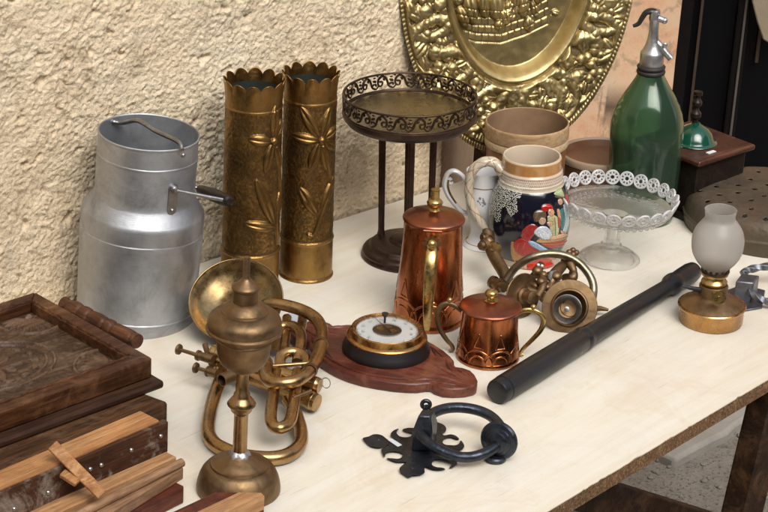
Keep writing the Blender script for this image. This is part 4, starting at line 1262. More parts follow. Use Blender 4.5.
# ================================================================== SODA SIPHON
A = Ax(641, 217, 649.5, 51)
sp = A.thing('soda_siphon', 'big green glass soda siphon bottle with grey metal spout head', 'siphon bottle')
GG = glass('green_bottle_glass', (.21, .40, .26), .10, 1.45, .15, 30); GG.node_tree.nodes['Principled BSDF'].inputs['Transmission Weight'].default_value = .93
pr = [(0, 217), (28, 217), (31.5, 215.5), (33, 211), (33.6, 200), (35.6, 160), (36.5, 130), (36, 120), (34, 111), (30.5, 102), (25, 92.5), (19, 83.5), (14.5, 76), (12.6, 71), (12.4, 66)]
inner = [(10.2, 66), (10.4, 71), (12.4, 76.8), (17, 85), (23, 94), (28.4, 103), (31.8, 112), (33.6, 120), (34, 130), (33.2, 160), (31.2, 200), (30.4, 208), (26, 211.5), (0, 212.5)]
mb = MB(); mb.lathe(A.p(pr + inner), 120, wob=lambda a, j: 1 + .010 * abs(math.cos(a * 5)) ** 2 * (1 if 3 <= j <= 25 else 0))
sp.part('bottle', mb, GG, sharp=70)
mb = MB(); mb.lathe(A.p([(12.5, 73), (14, 72), (14.6, 70.4), (14, 68.8), (12.4, 68.2), (14, 67), (14.4, 65.6), (13.4, 64.4), (11, 64)]), 80)
sp.part('rubber_ring', mb, plain('black_rubber', (.02, .018, .016), .6, .3, 40, .1), sharp=60)
SM = metal('siphon_pewter', (.40, .41, .43), (.55, .56, .57), .3, .45, 60, .95, .2, 120, dirt=(.2, .2, .2), dirt_amt=.5)
mb = MB(); mb.lathe(A.p([(0, 66), (11.4, 66), (12, 65), (11.9, 52.5), (11.2, 51.2), (9.6, 49), (7.2, 44), (5.6, 38), (4.9, 32), (4.8, 22), (5.6, 20.6), (5.8, 18.6), (5.4, 17.4), (5.6, 12.4), (5.0, 11), (0, 10.6)]), 60, M=Matrix.Shear('XY', 4, (.10, 0)) if False else None)
hd = sp.part('metal_head', mb, SM, sharp=45)
kk = A.k(40)
mb = MB(); mb.tube([A.pt(654, 39), A.pt(661, 47, -.004), A.pt(666, 53, -.006), A.pt(671, 58.5, -.008)], [3.6 * kk, 4.0 * kk, 3.5 * kk, 3.4 * kk], 16)
mb.ball(A.pt(665, 45, -.012), 2.6 * kk, 14, 8, (1, .5, 1))
sp.part('spout', mb, SM, parent=hd)
mb = MB(); mb.tube([A.pt(653, 16), A.pt(659, 18.5, -.002), A.pt(664.5, 20.5, -.004)], [4.0 * kk, 3.2 * kk, 3.0 * kk], 14); mb.ball(A.pt(664.5, 20.5, -.004), 3.4 * kk, 14, 8)
sp.part('valve_cap', mb, SM, parent=hd)
mb = MB(); mb.tube(catmull([A.pt(658, 14), A.pt(652, 11), A.pt(646, 12.5), A.pt(642, 18), A.pt(638.5, 23.5), A.pt(633, 26)], 6), [3.6 * kk, 3.2 * kk, 2.8 * kk, 2.6 * kk, 2.3 * kk, 1.6 * kk], 12, flat=1.5)
sp.part('lever', mb, plain('black_lever', (.015, .015, .016), .3, .3, 40, .1))

# ================================================================== COFFEE GRINDER
hgt_px = 66
pf, pr2, pl2 = T(692, 224), T(747, 205), T(671, 212)
gr = Thing('coffee_grinder', 'dark wooden box coffee grinder with green enamel dome lid and black knob', 'coffee grinder', pf)
e1 = unit2(pr2 - pf); e2 = Vector((-e1.y, e1.x, 0)); W1 = (pr2 - pf).length * .93; W2 = W1 * .98
hh = RY(692, 160, pf.y).z - TZ
def gbox(d0, z0, z1):
    c = [pf + e1 * (-d0) + e2 * (-d0), pf + e1 * (W1 + d0) + e2 * (-d0), pf + e1 * (W1 + d0) + e2 * (W2 + d0), pf - e1 * d0 + e2 * (W2 + d0)]
    mb = MB(); mb.prism([cz(p, TZ + z0) for p in c], [cz(p, TZ + z1) for p in c]); return mb
GW = wood('grinder_black_wood', (.010, .007, .006), (.018, .012, .009), (.035, .02, .014), 0, .4, 1)
GT = wood('grinder_top_wood', (.05, .018, .012), (.09, .032, .018), (.14, .06, .035), math.atan2(e1.y, e1.x), .3, 1, coat=.3)
gr.part('box', gbox(-.004, .010, hh - .009), GW, world=True, bevel=.002)
gr.part('plinth', gbox(.003, 0, .010), GW, world=True, bevel=.002)
gr.part('top_board', gbox(.005, hh - .009, hh), GT, world=True, bevel=.003)
GS = 1.15
GE = plain('green_enamel', (.004, .06, .034), .12, .3, 30, .05, 60, coat=.6)
gc = pf + e1 * W1 * .32 + e2 * W2 * .58; gc.z = TZ + hh
cpx = T(703, 149, hh) 
gc = T(694, 142, hh)
M = Matrix.Translation(gc); kq = mpp(gc)
dome = [(0, 0), (22, 0), (22.6, .9), (22, 1.8), (19.6, 2.8), (18.4, 5), (16.5, 10), (12.5, 15), (7, 18.4), (4.5, 19.6), (3.8, 21.4), (0, 21.6)]
mb = MB(); mb.lathe([(r * kq * 1.02, z * kq * .98) for r, z in dome], 64, M=M); gr.part('dome_lid', mb, GE, world=True)
kn = [(0, 20), (3, 20.5), (2.6, 24), (5.4, 27), (5.4, 31), (2.8, 34), (2.6, 37), (4.8, 39.5), (5, 43), (2.8, 46), (2.6, 48.5), (4.6, 50), (4.4, 53.5), (0, 54.5)]
mb = MB(); M2 = Matrix.Translation(gc + Vector((-.002, 0, 0)))
mb.lathe([(r * kq, z * kq * 1.0) for r, z in kn], 40, M=M2); gr.part('knob', mb, DKWOOD, world=True)
mb = MB(); c_ = T(711, 152.5, hh + .0005); mb.prism([c_ + e1 * a + e2 * b for a, b in ((-.008, -.003), (.008, -.003), (.008, .003), (-.008, .003))], [c_ + e1 * a + e2 * b + Vector((0, 0, .0012)) for a, b in ((-.008, -.003), (.008, -.003), (.008, .003), (-.008, .003))])
gr.part('paper_tag', mb, plain('white_tag', (.7, .72, .72), .6, .05, 20, 0), world=True)

# ================================================================== PERFORATED IRON PAN
A = Ax(768, 226, 770, 192)
pn_ = A.thing('perforated_pan', 'big round rusty iron roasting pan upside down, its top pierced with holes', 'pan')
prf = [(84, 226), (84.5, 221), (85.6, 214), (86.2, 212.6), (86.2, 211), (84.6, 209.6), (83, 203), (80, 197.5), (75, 193.8), (68, 192), (50, 191.2), (25, 190.8), (0, 190.6)]
cp = catmull([Vector((r, y, 0)) for r, y in prf], 10); pm = A.p([(p.x, p.y) for p in cp])
# resample finely
arcp = np.concatenate([[0], np.cumsum([math.hypot(pm[i + 1][0] - pm[i][0], pm[i + 1][1] - pm[i][1]) for i in range(len(pm) - 1)])])
ss = np.linspace(0, arcp[-1] * .995, 190)
rz = np.interp(ss, arcp, [p[0] for p in pm]); zz = np.interp(ss, arcp, [p[1] for p in pm])
nU = 520; phi = np.linspace(0, 2 * np.pi, nU, endpoint=False)
PH, Rg2 = np.meshgrid(phi, rz, indexing='ij'); Zg = np.repeat(zz[None, :], nU, 0)
XX, YY = Rg2 * np.cos(PH), Rg2 * np.sin(PH)
dz = fbm(XX * 20, YY * 20, Zg * 20, o=3) * .003 
P = np.stack([XX * (1 + dz * 2), YY * (1 + dz * 2), Zg + dz * .5 * (Rg2 < 76 * A.k(200))], -1)
holes = []
kp = A.k(192)
for ring_r, n_ in ((16, 5), (34, 10), (54, 15), (71, 19)):
    for i in range(n_): 
        a = 2 * math.pi * (i + (ring_r % 3) * .3) / n_ + random.uniform(-.04, .04); holes.append((ring_r * kp * math.cos(a), ring_r * kp * math.sin(a), a))
fx = (XX[:, :-1] + XX[:, 1:]) / 2; fy = (YY[:, :-1] + YY[:, 1:]) / 2
keep = np.ones(fx.shape, bool)
for hx, hy, a in holes:
    u = (fx - hx) * math.cos(a) + (fy - hy) * math.sin(a); v_ = -(fx - hx) * math.sin(a) + (fy - hy) * math.cos(a)
    keep &= ~((u / .0046) ** 2 + (v_ / (.0032 * (1 + .5 * np.clip(u / .0046, -1, 1)))) ** 2 < 1)
RUST = metal('rusty_iron', (.075, .062, .042), (.135, .10, .066), .5, .7, 20, .45, .5, 150, dirt=(.15, .068, .035), dirt_amt=.75)
o = gridmesh('lid', P, RUST, wrap=True, keep=keep, parent=pn_.o)
sm = o.modifiers.new('solid', 'SOLIDIFY'); sm.thickness = .0015; sm.offset = -1
mb = MB(); mb.tube([A.pt(742, 248.5, -.02), A.pt(752, 247.5, -.03), A.pt(775, 249, -.05)], 2.4 * kp, 8)
pn_.part('handle', mb, STEEL)

# ================================================================== OIL LAMP
A = Ax(710.5, 321, 721, 209, lim=.07)
ol = A.thing('oil_lamp', 'small brass oil lamp with round frosted glass globe', 'oil lamp')
LB = metal('lamp_copper_brass', (.50, .26, .09), (.62, .36, .14), .2, .34, 40, 1, .1, 80, dirt=(.22, .09, .04), dirt_amt=.6)
mb = MB(); mb.lathe(A.p([(0, 321), (30.5, 321), (31.8, 320), (32.4, 306.5), (33.8, 305.4), (34.2, 304.2), (33.4, 303.2), (31.5, 303.4), (0, 304)]), 90)
res = ol.part('reservoir', mb, LB, sharp=50)
mb = MB(); mb.lathe(A.p([(31.8, 303.4), (27, 300.5), (19, 297.5), (14.6, 295), (14.2, 293), (14.6, 285), (13.8, 283.6), (0, 283.6)]), 90)
ol.part('shoulder', mb, BRASS_D, parent=res, sharp=50)
mb = MB(); mb.lathe(A.p([(10, 284), (12.5, 282.6), (13.2, 280.5), (12.2, 279), (10.4, 277.6), (10.2, 275.6), (13.4, 273.6), (13.8, 271.6), (12.8, 270), (0, 270)]), 70)
bn = ol.part('burner', mb, BRASS, sharp=45)
mb = MB(); kk = A.k(268)
for i in range(14):
    a = 2 * math.pi * i / 14
    c = Vector((13.4 * kk * math.cos(a), 13.4 * kk * math.sin(a), A.h(267.6)))
    tan = Vector((-math.sin(a), math.cos(a), 0)); upd = Vector((0, 0, 1))
    mb.tube([c + tan * 2.4 * kk * math.cos(t) + upd * 3.4 * kk * math.sin(t) for t in np.linspace(-.5, math.pi + .5, 10)], .75 * kk, 6)
mb.tube([(13.4 * kk * math.cos(t), 13.4 * kk * math.sin(t), A.h(270)) for t in np.linspace(0, 2 * math.pi, 60, endpoint=False)], 1.2 * kk, 8, closed=True)
ol.part('gallery_prongs', mb, BRONZE, parent=bn)
w1, w2 = A.pt(712, 292, -.016), A.pt(719, 297.5, -.034)
mb = MB(); mb.tube([w1, w2], 1.3 * kk, 10); 
d = Vector((.18, -.95, .25)).normalized()
mb.tube([w2, w2 + d * .0015], [7 * kk, 7 * kk], 30); mb.tube([w2 + d * .0015, w2 + d * .0025], 1.6 * kk, 10)
ol.part('wick_wheel', mb, BRASS_B, sharp=40)
mb = MB(); mb.tube([A.pt(701, 290, -.005), A.pt(690, 288, -.01), A.pt(682, 286, -.012)], [3 * kk, 2 * kk, 1.2 * kk], 10, flat=.8)
ol.part('filler_spout', mb, IRON)
m, nt, b = mat_new('frosted_glass')
pset(nt, b, 'Base Color', (.88, .86, .83)); b.inputs['Roughness'].default_value = .4; b.inputs['Transmission Weight'].default_value = .85; b.inputs['IOR'].default_value = 1.35
b.inputs['Subsurface Weight'].default_value = 0.0
go = [(11.4, 270), (14, 266.5), (20, 260), (24.6, 252), (26.2, 243), (25.8, 236), (23.4, 229), (19, 223), (16, 219.4), (15.2, 216.6), (15.4, 213.5), (16.2, 209.4)]
gi = [(15.4, 209.4), (14.4, 213.5), (14.2, 216.8), (15.2, 220), (18.4, 224), (22.6, 230), (24.8, 236.5), (25.2, 243), (23.6, 251.6), (19.2, 259.4), (13.4, 265.8), (10.6, 269.6)]
c1_ = catmull([Vector((r, y, 0)) for r, y in go], 4); c2_ = catmull([Vector((r, y, 0)) for r, y in gi], 4)
mb = MB(); mb.lathe(A.p([(p.x, p.y) for p in c1_] + [(p.x, p.y) for p in c2_]), 90, close=True)
ol.part('glass_globe', mb, m, sharp=70)
# ================================================================== COPPER COFFEE POT
def tri_relief(Hf, X, Y, rm, top, bot, n, w_):
    for i in range(n):
        c = (i + .5) / n * 2 * math.pi * rm - math.pi * rm; d = math.pi * rm / n
        mid = bot + (top - bot) * .45
        st_line(Hf, X, Y, [(c - d * .42, mid + (top - mid) * .15), (c, top), (c + d * .42, mid + (top - mid) * .15), (c - d * .42, mid + (top - mid) * .15)], w_, 1)
        for sx_, sy_ in ((1.25, 1.0), (.7, .6)):
            st_line(Hf, X, Y, [(c + d * sx_ * math.cos(t), bot + (mid - bot) * sy_ * math.sin(t)) for t in np.linspace(0, math.pi, 14)], w_, .9)
def turned_body(A, prof, name, parent, mat, motif):
    cp = catmull([Vector((r, y, 0)) for r, y in prof], 6); pm = A.p([(p.x, p.y) for p in cp])
    pr_ = np.array([p[0] for p in pm]); pz = np.maximum.accumulate(np.array([p[1] for p in pm]) + np.arange(len(pm)) * 1e-7)
    phi = np.linspace(0, 2 * np.pi, 560, endpoint=False); zz = np.linspace(pz[0], pz[-1], 300)
    PH, Zv = np.meshgrid(phi, zz, indexing='ij'); Rz = np.interp(zz, pz, pr_)
    S = (PH + np.pi / 2 + np.pi) % (2 * np.pi) - np.pi; rm = float(Rz.mean())
    Hf = np.zeros_like(S); motif(Hf, S * rm, Zv, rm)
    fl = fbm(np.cos(PH) * 2.2 + 5, np.sin(PH) * 2.2, Zv * 18, o=2) * .0006
    R_ = Rz[None, :] + Hf * .0008 + fl
    P = np.stack([R_ * np.cos(PH), R_ * np.sin(PH), Zv], -1)
    return gridmesh(name, P, mat, wrap=True, parent=parent)
A = Ax(428, 319, 434, 217)
cp_ = A.thing('copper_coffee_pot', 'tall tapering copper coffee pot with brass knob and long brass handle', 'coffee pot')
turned_body(A, [(33.5, 319), (35.5, 318.4), (35.8, 316), (35, 313.5), (34.6, 312), (33.8, 300), (32, 275), (30.3, 248), (29.2, 228), (29, 222), (29.4, 219.5)], 'pot_body', cp_.o, COPPER,
            lambda H, X, Y, rm: tri_relief(H, X, Y, rm, A.h(272), A.h(308), 7, .0011))
mb = MB(); mb.lathe(A.p([(0, 319), (33.6, 319), (33.6, 317), (0, 317)]), 80); cp_.part('pot_base', mb, COPPER_L)
mb = MB(); mb.lathe(A.p([(29, 220), (31, 219.4), (31.4, 218), (30.8, 216.6), (29, 215.6), (20, 213.2), (8, 211.4), (5, 210.4), (0, 210)]), 96)
lid = cp_.part('lid', mb, COPPER_L, sharp=50)
mb = MB(); mb.lathe(A.p([(0, 211), (5, 211), (5.6, 210), (3.6, 208.4), (4.6, 206.6), (7.6, 204.6), (8.2, 202.4), (6.8, 200.2), (4.6, 199.2), (4.4, 192), (4.8, 190.6), (4.4, 189.8), (0, 189.8)]), 40)
cp_.part('knob', mb, BRASS_B, parent=lid, sharp=45)
k_ = A.k(250)
mb = MB(); ad0 = math.radians(-92)
fr = Vector((math.cos(ad0), math.sin(ad0), 0)); tg = Vector((-fr.y, fr.x, 0))
def hz(r, y): return fr * r * k_ + Vector((0, 0, A.h(y)))
pth = catmull([hz(29.5, 232), hz(38, 236), hz(46, 246), hz(51, 262), hz(51, 282), hz(46, 300), hz(39, 312), hz(35.6, 316)], 8)
mb.tube(pth, [4.0 * k_, 5.8 * k_, 6.2 * k_, 5.6 * k_, 4.6 * k_, 3.2 * k_, 2.0 * k_], 16, flat=.38, up=(1, 0, 0))
hnd = cp_.part('handle', mb, BRASS_B, sharp=60)
mb = MB(); mb.ball(hz(38, 229), 5.2 * k_, 20, 14); mb.tube([hz(29, 232), hz(37, 230)], [5 * k_, 3.2 * k_], 14); cp_.part('handle_ball', mb, BRASS_B, parent=hnd)
mb = MB()
M = Matrix.Rotation(ad0, 4, 'Z') @ Matrix.Translation((29.4 * k_, 0, A.h(232)))
out = [((8.5 + 1.6 * math.cos(8 * t)) * k_ * math.cos(t), (7.5 + 1.4 * math.cos(8 * t)) * k_ * math.sin(t)) for t in np.linspace(0, 2 * math.pi, 64, endpoint=False)]
mb.prism([M @ Vector((-.003, a, b)) for a, b in out], [M @ Vector((.0012, a, b)) for a, b in out])
cp_.part('handle_plate', mb, BRASS_D, parent=hnd)
mb = MB(); mb.tube([(tg * s_ * k_ + fr * 30.6 * k_ + Vector((0, 0, A.h(219.4)))) for s_ in (-9, 9)], 1.6 * k_, 10); cp_.part('hinge', mb, COPPER_L, parent=lid)
# spout on the far side
mb = MB(); bk = -fr
mb.tube(catmull([bk * 28 * k_ + Vector((0, 0, A.h(270))), bk * 36 * k_ + Vector((0, 0, A.h(250))), bk * 42 * k_ + Vector((0, 0, A.h(230)))], 6), [8 * k_, 5 * k_, 3.5 * k_], 16)
cp_.part('spout', mb, COPPER)

# ================================================================== COPPER SUGAR POT
A = Ax(487.5, 357, 490.8, 307)
sg_ = A.thing('copper_sugar_pot', 'small squat copper sugar pot with lid and two curled brass handles', 'sugar pot')
turned_body(A, [(29.5, 357), (31.6, 356.4), (32, 354.6), (31.2, 352.4), (30.8, 351), (30, 340), (28.6, 325), (27.8, 314), (27.8, 309), (28.4, 307.8)], 'pot_body', sg_.o, COPPER,
            lambda H, X, Y, rm: tri_relief(H, X, Y, rm, A.h(324), A.h(352), 8, .0010))
mb = MB(); mb.lathe(A.p([(0, 357), (29.6, 357), (29.6, 355.4), (0, 355.4)]), 80); sg_.part('pot_base', mb, COPPER_L)
mb = MB(); mb.lathe(A.p([(27.5, 308.4), (30.6, 308), (31.4, 307), (31, 305.8), (29.4, 305), (20, 302.8), (8, 301), (5, 300.4), (0, 300)]), 96)
lid = sg_.part('lid', mb, COPPER_L, sharp=50)
mb = MB(); mb.lathe(A.p([(0, 301), (7, 301), (7.4, 300), (4.2, 299), (3.6, 297.4), (6.4, 295), (6.8, 292.8), (5.2, 290.8), (2, 289.8), (0, 289.6)]), 40)
sg_.part('knob', mb, BRASS_B, parent=lid, sharp=45)
k_ = A.k(330)
for pts, ball in (([(461.5, 311), (455, 306), (447, 303.6), (440, 307.5), (437.6, 316), (439.5, 328), (446, 339), (452, 346), (452.5, 350), (449, 350.6)], (449.8, 300)),
                  ([(517.5, 313), (524, 310.5), (533, 310.5), (541, 315), (543.6, 322), (540, 331), (531, 341), (523, 349), (520.4, 354), (523.6, 355)], (533.4, 307))):
    lp = [A.pt(x, y, .004) for x, y in pts]
    mb = MB(); mb.tube(catmull(lp, 8), [2.1 * k_, 2.7 * k_, 3.0 * k_, 2.8 * k_, 2.4 * k_, 2.0 * k_, 1.4 * k_], 12, flat=.7)
    h_ = sg_.part('handle', mb, BRASS_B if ball[0] > 500 else BRASS_D)
    mb = MB(); c_ = A.pt(ball[0], ball[1], .004); mb.ball(c_, 2.9 * k_, 16, 10); mb.tube([c_, c_ + Vector((0, 0, -.005))], 1.4 * k_, 8); sg_.part('ball_finial', mb, BRASS_B, parent=h_)

# ================================================================== BAROMETER
hb_ = .0135
MAH = wood('carved_mahogany', (.06, .014, .009), (.125, .030, .018), (.21, .062, .036), math.radians(-20), .34, 1.0, coat=.25, b1=.3, attr=None, wear=(.34, .16, .10), wear_amt=.25)
cen = T(386, 350, hb_)
br = Thing('barometer', 'round barometer with white dial in a brass ring on a carved red wood plaque', 'barometer', Vector((cen.x, cen.y, TZ)))
tipR = T(475, 380, hb_)
axd = unit2(tipR - cen); pv = Vector((-axd.y, axd.x, 0)); 
Lh = (Vector((tipR.x, tipR.y, 0)) - Vector((cen.x, cen.y, 0))).length
wR = .0625
half = [(0, wR * 1.02), (.010, wR), (.024, wR * .93), (.038, wR * .82), (.050, wR * .74), (.058, wR * .66), (.0625, wR * .64), (.065, wR * .70), (.080, wR * .60), (.094, wR * .52), (Lh - .012, wR * .40), (Lh - .004, wR * .33), (Lh, wR * .25), (Lh, 0)]
sc_ = 1.0
top_h = half
out = []
for s_, side in ((1, 1), (1, -1), (-1, -1), (-1, 1)):
    seq = [(a * s_, b * side) for a, b in top_h]
    if (s_, side) in ((1, 1), (-1, -1)): pass
    if (s_, side) == (1, -1) or (s_, side) == (-1, 1): seq = seq[::-1]
    out += seq if (s_, side) != (1, 1) else seq
ded = []
for p in out:
    if not ded or math.hypot(p[0] - ded[-1][0], p[1] - ded[-1][1]) > 1e-5: ded.append(p)
if math.hypot(ded[0][0] - ded[-1][0], ded[0][1] - ded[-1][1]) < 1e-5: ded.pop()
def bp(a, b, z): return Vector((cen.x, cen.y, TZ + z)) + axd * a + pv * b
HP = [(0, .0690), (.018, .0675), (.035, .063), (.055, .0555), (.069, .0475), (.0785, .0405), (.0845, .0315), (.089, .0275), (.096, .0305), (.1075, .0305), (.118, .0240), (.128, .0140), (.1335, .003)]
ded = HP + [(a, -b) for a, b in HP[::-1]] + [(-a, -b) for a, b in HP[1:]] + [(-a, b) for a, b in HP[:0:-1]]
ded = [(a, b - .011) for a, b in ded]
mb = MB(); mb.prism([bp(a, b, 0) for a, b in ded], [bp(a, b, hb_) for a, b in ded])
pq = br.part('plaque', mb, MAH, world=True, bevel=.0025)
# raised carved ribs and leaves on the plaque
def rib(pts, r, fl=.5):
    mb = MB(); mb.tube(catmull([bp(a, b, hb_ + .0003) for a, b in pts], 6), r, 8, flat=1, up=(0, 0, 1)); return mb
OB = -.011
for sx in (1, -1):
    for sy in (1, -1):
        br.part('carved_moulding', rib([(sx * a, sy * (b - .004) + OB) for a, b in ((.002, .0640), (.024, .0610), (.045, .0535), (.064, .0430))], [.0012, .0018, .0018, .001]), MAH, world=True, parent=pq)
    for (a0, b0, a1, b1, w_) in ((.070, .036, .090, .016, .0035), (.068, -.036, .090, -.016, .0035), (.066, .014, .112, .004, .0035), (.066, -.014, .112, -.004, .0035), (.092, .024, .116, .014, .003), (.092, -.024, .116, -.014, .003)):
        mb = MB(); mb.tube([bp(sx * (a0 + (a1 - a0) * t), b0 + (b1 - b0) * t + OB, hb_ - .0005) for t in np.linspace(0, 1, 9)], [.0004, w_ * .7, w_, w_ * .8, .0006], 10, up=(0, 0, 1))
        br.part('carved_leaf', mb, MAH, world=True, parent=pq)
DK = plain('black_groove', (.006, .004, .003), .6, .3, 20, 0)
kb = mpp(cen)
AB = Ax(386, 351, 389, 328, h=hb_); 
BM = Matrix.Translation((cen.x, cen.y, TZ + hb_))
hk = lambda y: (351 - y) / math.cos(math.radians(25)) * kb
mb = MB(); mb.lathe([(r * kb, hk(y)) for r, y in ((0, 351), (43.2, 351), (44.0, 349.8), (43.8, 347.4), (42.4, 344), (41.0, 341), (40.4, 338.8), (40, 338), (0, 338))], 110, M=BM)
case = br.part('turned_case', mb, plain('ebonised_wood', (.012, .010, .011), .42, .3, 30, .08, 60), world=True, sharp=50)
mb = MB(); mb.lathe([(r * kb, hk(y)) for r, y in ((30, 338.4), (40.2, 338.2), (40.6, 337), (39.8, 335.8), (36.8, 335), (35.8, 330.6), (35.8, 329.4), (35, 328.8), (34, 329), (33.4, 330), (33.2, 331), (31, 331.4), (30, 333))], 110, M=BM)
bz = br.part('brass_bezel', mb, metal('bezel_brass', (.42, .21, .07), (.58, .35, .13), .2, .34, 50, 1, .06, 100, dirt=(.30, .13, .05), dirt_amt=.5), world=True, parent=case, sharp=45)
mb = MB(); mb.lathe([(r * kb, hk(y)) for r, y in ((0, 332.4), (33, 332.4), (33, 331.6), (0, 331.6))], 90, M=BM)
dial = br.part('dial', mb, plain('dial_enamel', (.68, .70, .68), .3, .06, 60, 0), world=True, parent=case)
zD = TZ + hb_ + hk(331.6)
INK = plain('dial_ink', (.03, .03, .035), .5, .1, 20, 0)
dc = Vector((cen.x, cen.y, zD))
mb = MB(); mb.lathe([(0, .0001), (14.5 * kb, .0001), (14.7 * kb, .0004), (14 * kb, .0006), (0, .0004)], 60, M=Matrix.Translation(dc))
br.part('open_centre', mb, plain('dial_works', (.07, .045, .025), .35, .7, 160, .4, 90, metallic=.5), world=True, parent=dial)
for rr_, (w_, off_) in ((6, (2.4, (-.006, .004))), (4, (1.6, (.007, -.003))), (3, (1.2, (.002, .008)))):
    mb = MB(); mb.lathe([(0, .0004), (rr_ * kb, .0004), (rr_ * kb, .0014), (0, .0016)], 24, M=Matrix.Translation(dc + Vector((off_[0], off_[1], 0)))); br.part('works_wheel', mb, BRASS, world=True, parent=dial)
mb = MB()
for i in range(120):
    a = math.radians(-240 + 300 * i / 119) + math.radians(60); r0_ = 28 if i % 10 == 0 else (29.4)
    p1 = dc + Vector((math.cos(a), math.sin(a), 0)) * r0_ * kb; p2 = dc + Vector((math.cos(a), math.sin(a), 0)) * 31 * kb
    t_ = Vector((-math.sin(a), math.cos(a), 0)) * (.22 if i % 10 else .42) * kb
    mb.prism([p1 - t_, p2 - t_, p2 + t_, p1 + t_], [q + Vector((0, 0, .00012)) for q in (p1 - t_, p2 - t_, p2 + t_, p1 + t_)])
br.part('scale_marks', mb, INK, world=True, parent=dial, doclean=False).data.update()
def text_mesh(thing, txt, size, M, mat, parent, name='lettering', ex=.00008):
    cu = bpy.data.curves.new('txt', 'FONT'); cu.body = txt; cu.size = size; cu.align_x = 'CENTER'; cu.align_y = 'CENTER'; cu.extrude = ex
    to = bpy.data.objects.new('txt', cu); COL.objects.link(to)
    bpy.context.view_layer.update()
    me = bpy.data.meshes.new_from_object(to.evaluated_get(bpy.context.evaluated_depsgraph_get()))
    bpy.data.objects.remove(to); bpy.data.curves.remove(cu)
    me.transform(thing.inv @ M); me.name = name; me.materials.clear(); me.materials.append(mat)
    o = bpy.data.objects.new(name, me); COL.objects.link(o); o.parent = parent or thing.o
    return o
for k, (txt, ad_) in enumerate((('71', 225), ('72', 195), ('73', 165), ('74', 135), ('75', 105), ('76', 75), ('77', 45), ('78', 15), ('79', -15))):
    a = math.radians(ad_ ); r_ = 24.5 * kb
    M = Matrix.Translation(dc + Vector((r_ * math.cos(a), r_ * math.sin(a), .0002))) @ Matrix.Rotation(a - math.pi / 2, 4, 'Z')
    text_mesh(br, txt, 4.4 * kb, M, INK, dial)
a = math.radians(118); dv = Vector((math.cos(a), math.sin(a), 0)); tv = Vector((-dv.y, dv.x, 0)); u_ = Vector((0, 0, .0022))
mb = MB(); mb.prism([dc + u_ - dv * .012 - tv * .0006, dc + u_ - dv * .012 + tv * .0006, dc + u_ + dv * 27 * kb + tv * .0002, dc + u_ + dv * 27 * kb - tv * .0002], [q + Vector((0, 0, .0004)) for q in (dc + u_ - dv * .012 - tv * .0006, dc + u_ - dv * .012 + tv * .0006, dc + u_ + dv * 27 * kb + tv * .0002, dc + u_ + dv * 27 * kb - tv * .0002)])
br.part('needle', mb, IRON, world=True, parent=dial)
m, nt, b = mat_new('cover_glass'); pset(nt, b, 'Base Color', (1., 1., 1.)); b.inputs['Roughness'].default_value = .01; b.inputs['Transmission Weight'].default_value = 1; b.inputs['IOR'].default_value = 1.2; b.inputs['Alpha'].default_value = .35
mb = MB(); mb.lathe([(0, hk(328.9)), (33 * kb, hk(328.9)), (33 * kb, hk(328.3)), (0, hk(328.1))], 80, M=BM); br.part('cover_glass', mb, m, world=True, parent=case)
mb = MB(); ck_ = dc + Vector((.000, .006, 0)); mb.lathe([(0, 0), (1.2 * kb, 0), (1.2 * kb, hk(345)), (3.2 * kb, hk(344)), (3.4 * kb, hk(341.5)), (2, hk(341))][:5] + [(0, hk(340.5))], 20, M=Matrix.Translation(Vector((dc.x, dc.y, TZ + hb_ + hk(328.0))) + Vector((-.0035, .012, 0))))
br.part('setting_knob', mb, plain('knob_black', (.02, .018, .015), .3, .2, 20, 0), world=True, parent=case)
GRV = plain('carved_shadow_groove', (.035, .010, .007), .6, .3, 40, 0)  # dark strips for slots; the shade of the cut is in the colour
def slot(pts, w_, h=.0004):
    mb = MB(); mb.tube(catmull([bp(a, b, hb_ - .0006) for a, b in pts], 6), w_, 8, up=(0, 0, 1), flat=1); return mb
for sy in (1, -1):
    br.part('slot_shade_strip', slot([(-.068 * math.cos(t), sy * .062 * math.sin(t) + OB) for t in (.55, .75, .95, 1.15)], [.0008, .0030, .0030, .0008]), GRV, world=True, parent=pq)
    br.part('slot_shade_strip', slot([(.068 * math.cos(t), sy * .062 * math.sin(t) + OB) for t in (.62, .8, .95)], [.0008, .0024, .0008]), GRV, world=True, parent=pq)
    br.part('slot_shade_strip', slot([(.078, sy * .022 + OB), (.088, sy * .016 + OB), (.098, sy * .010 + OB)], [.0006, .0020, .0006]), GRV, world=True, parent=pq)
# thermometer window at the far end of the plaque
tc_ = T(296, 319, hb_)
mb = MB(); 
for dz_, sc2 in ((0, 1),):
    c4 = [tc_ + axd * a + pv * b for a, b in ((-.016, -.008), (.016, -.008), (.016, .008), (-.016, .008))]
    mb.prism(c4, [p + Vector((0, 0, .0012)) for p in c4])
br.part('thermometer_scale', mb, plain('scale_white', (.6, .66, .72), .2, .1, 40, 0, metallic=.2), world=True, parent=pq)

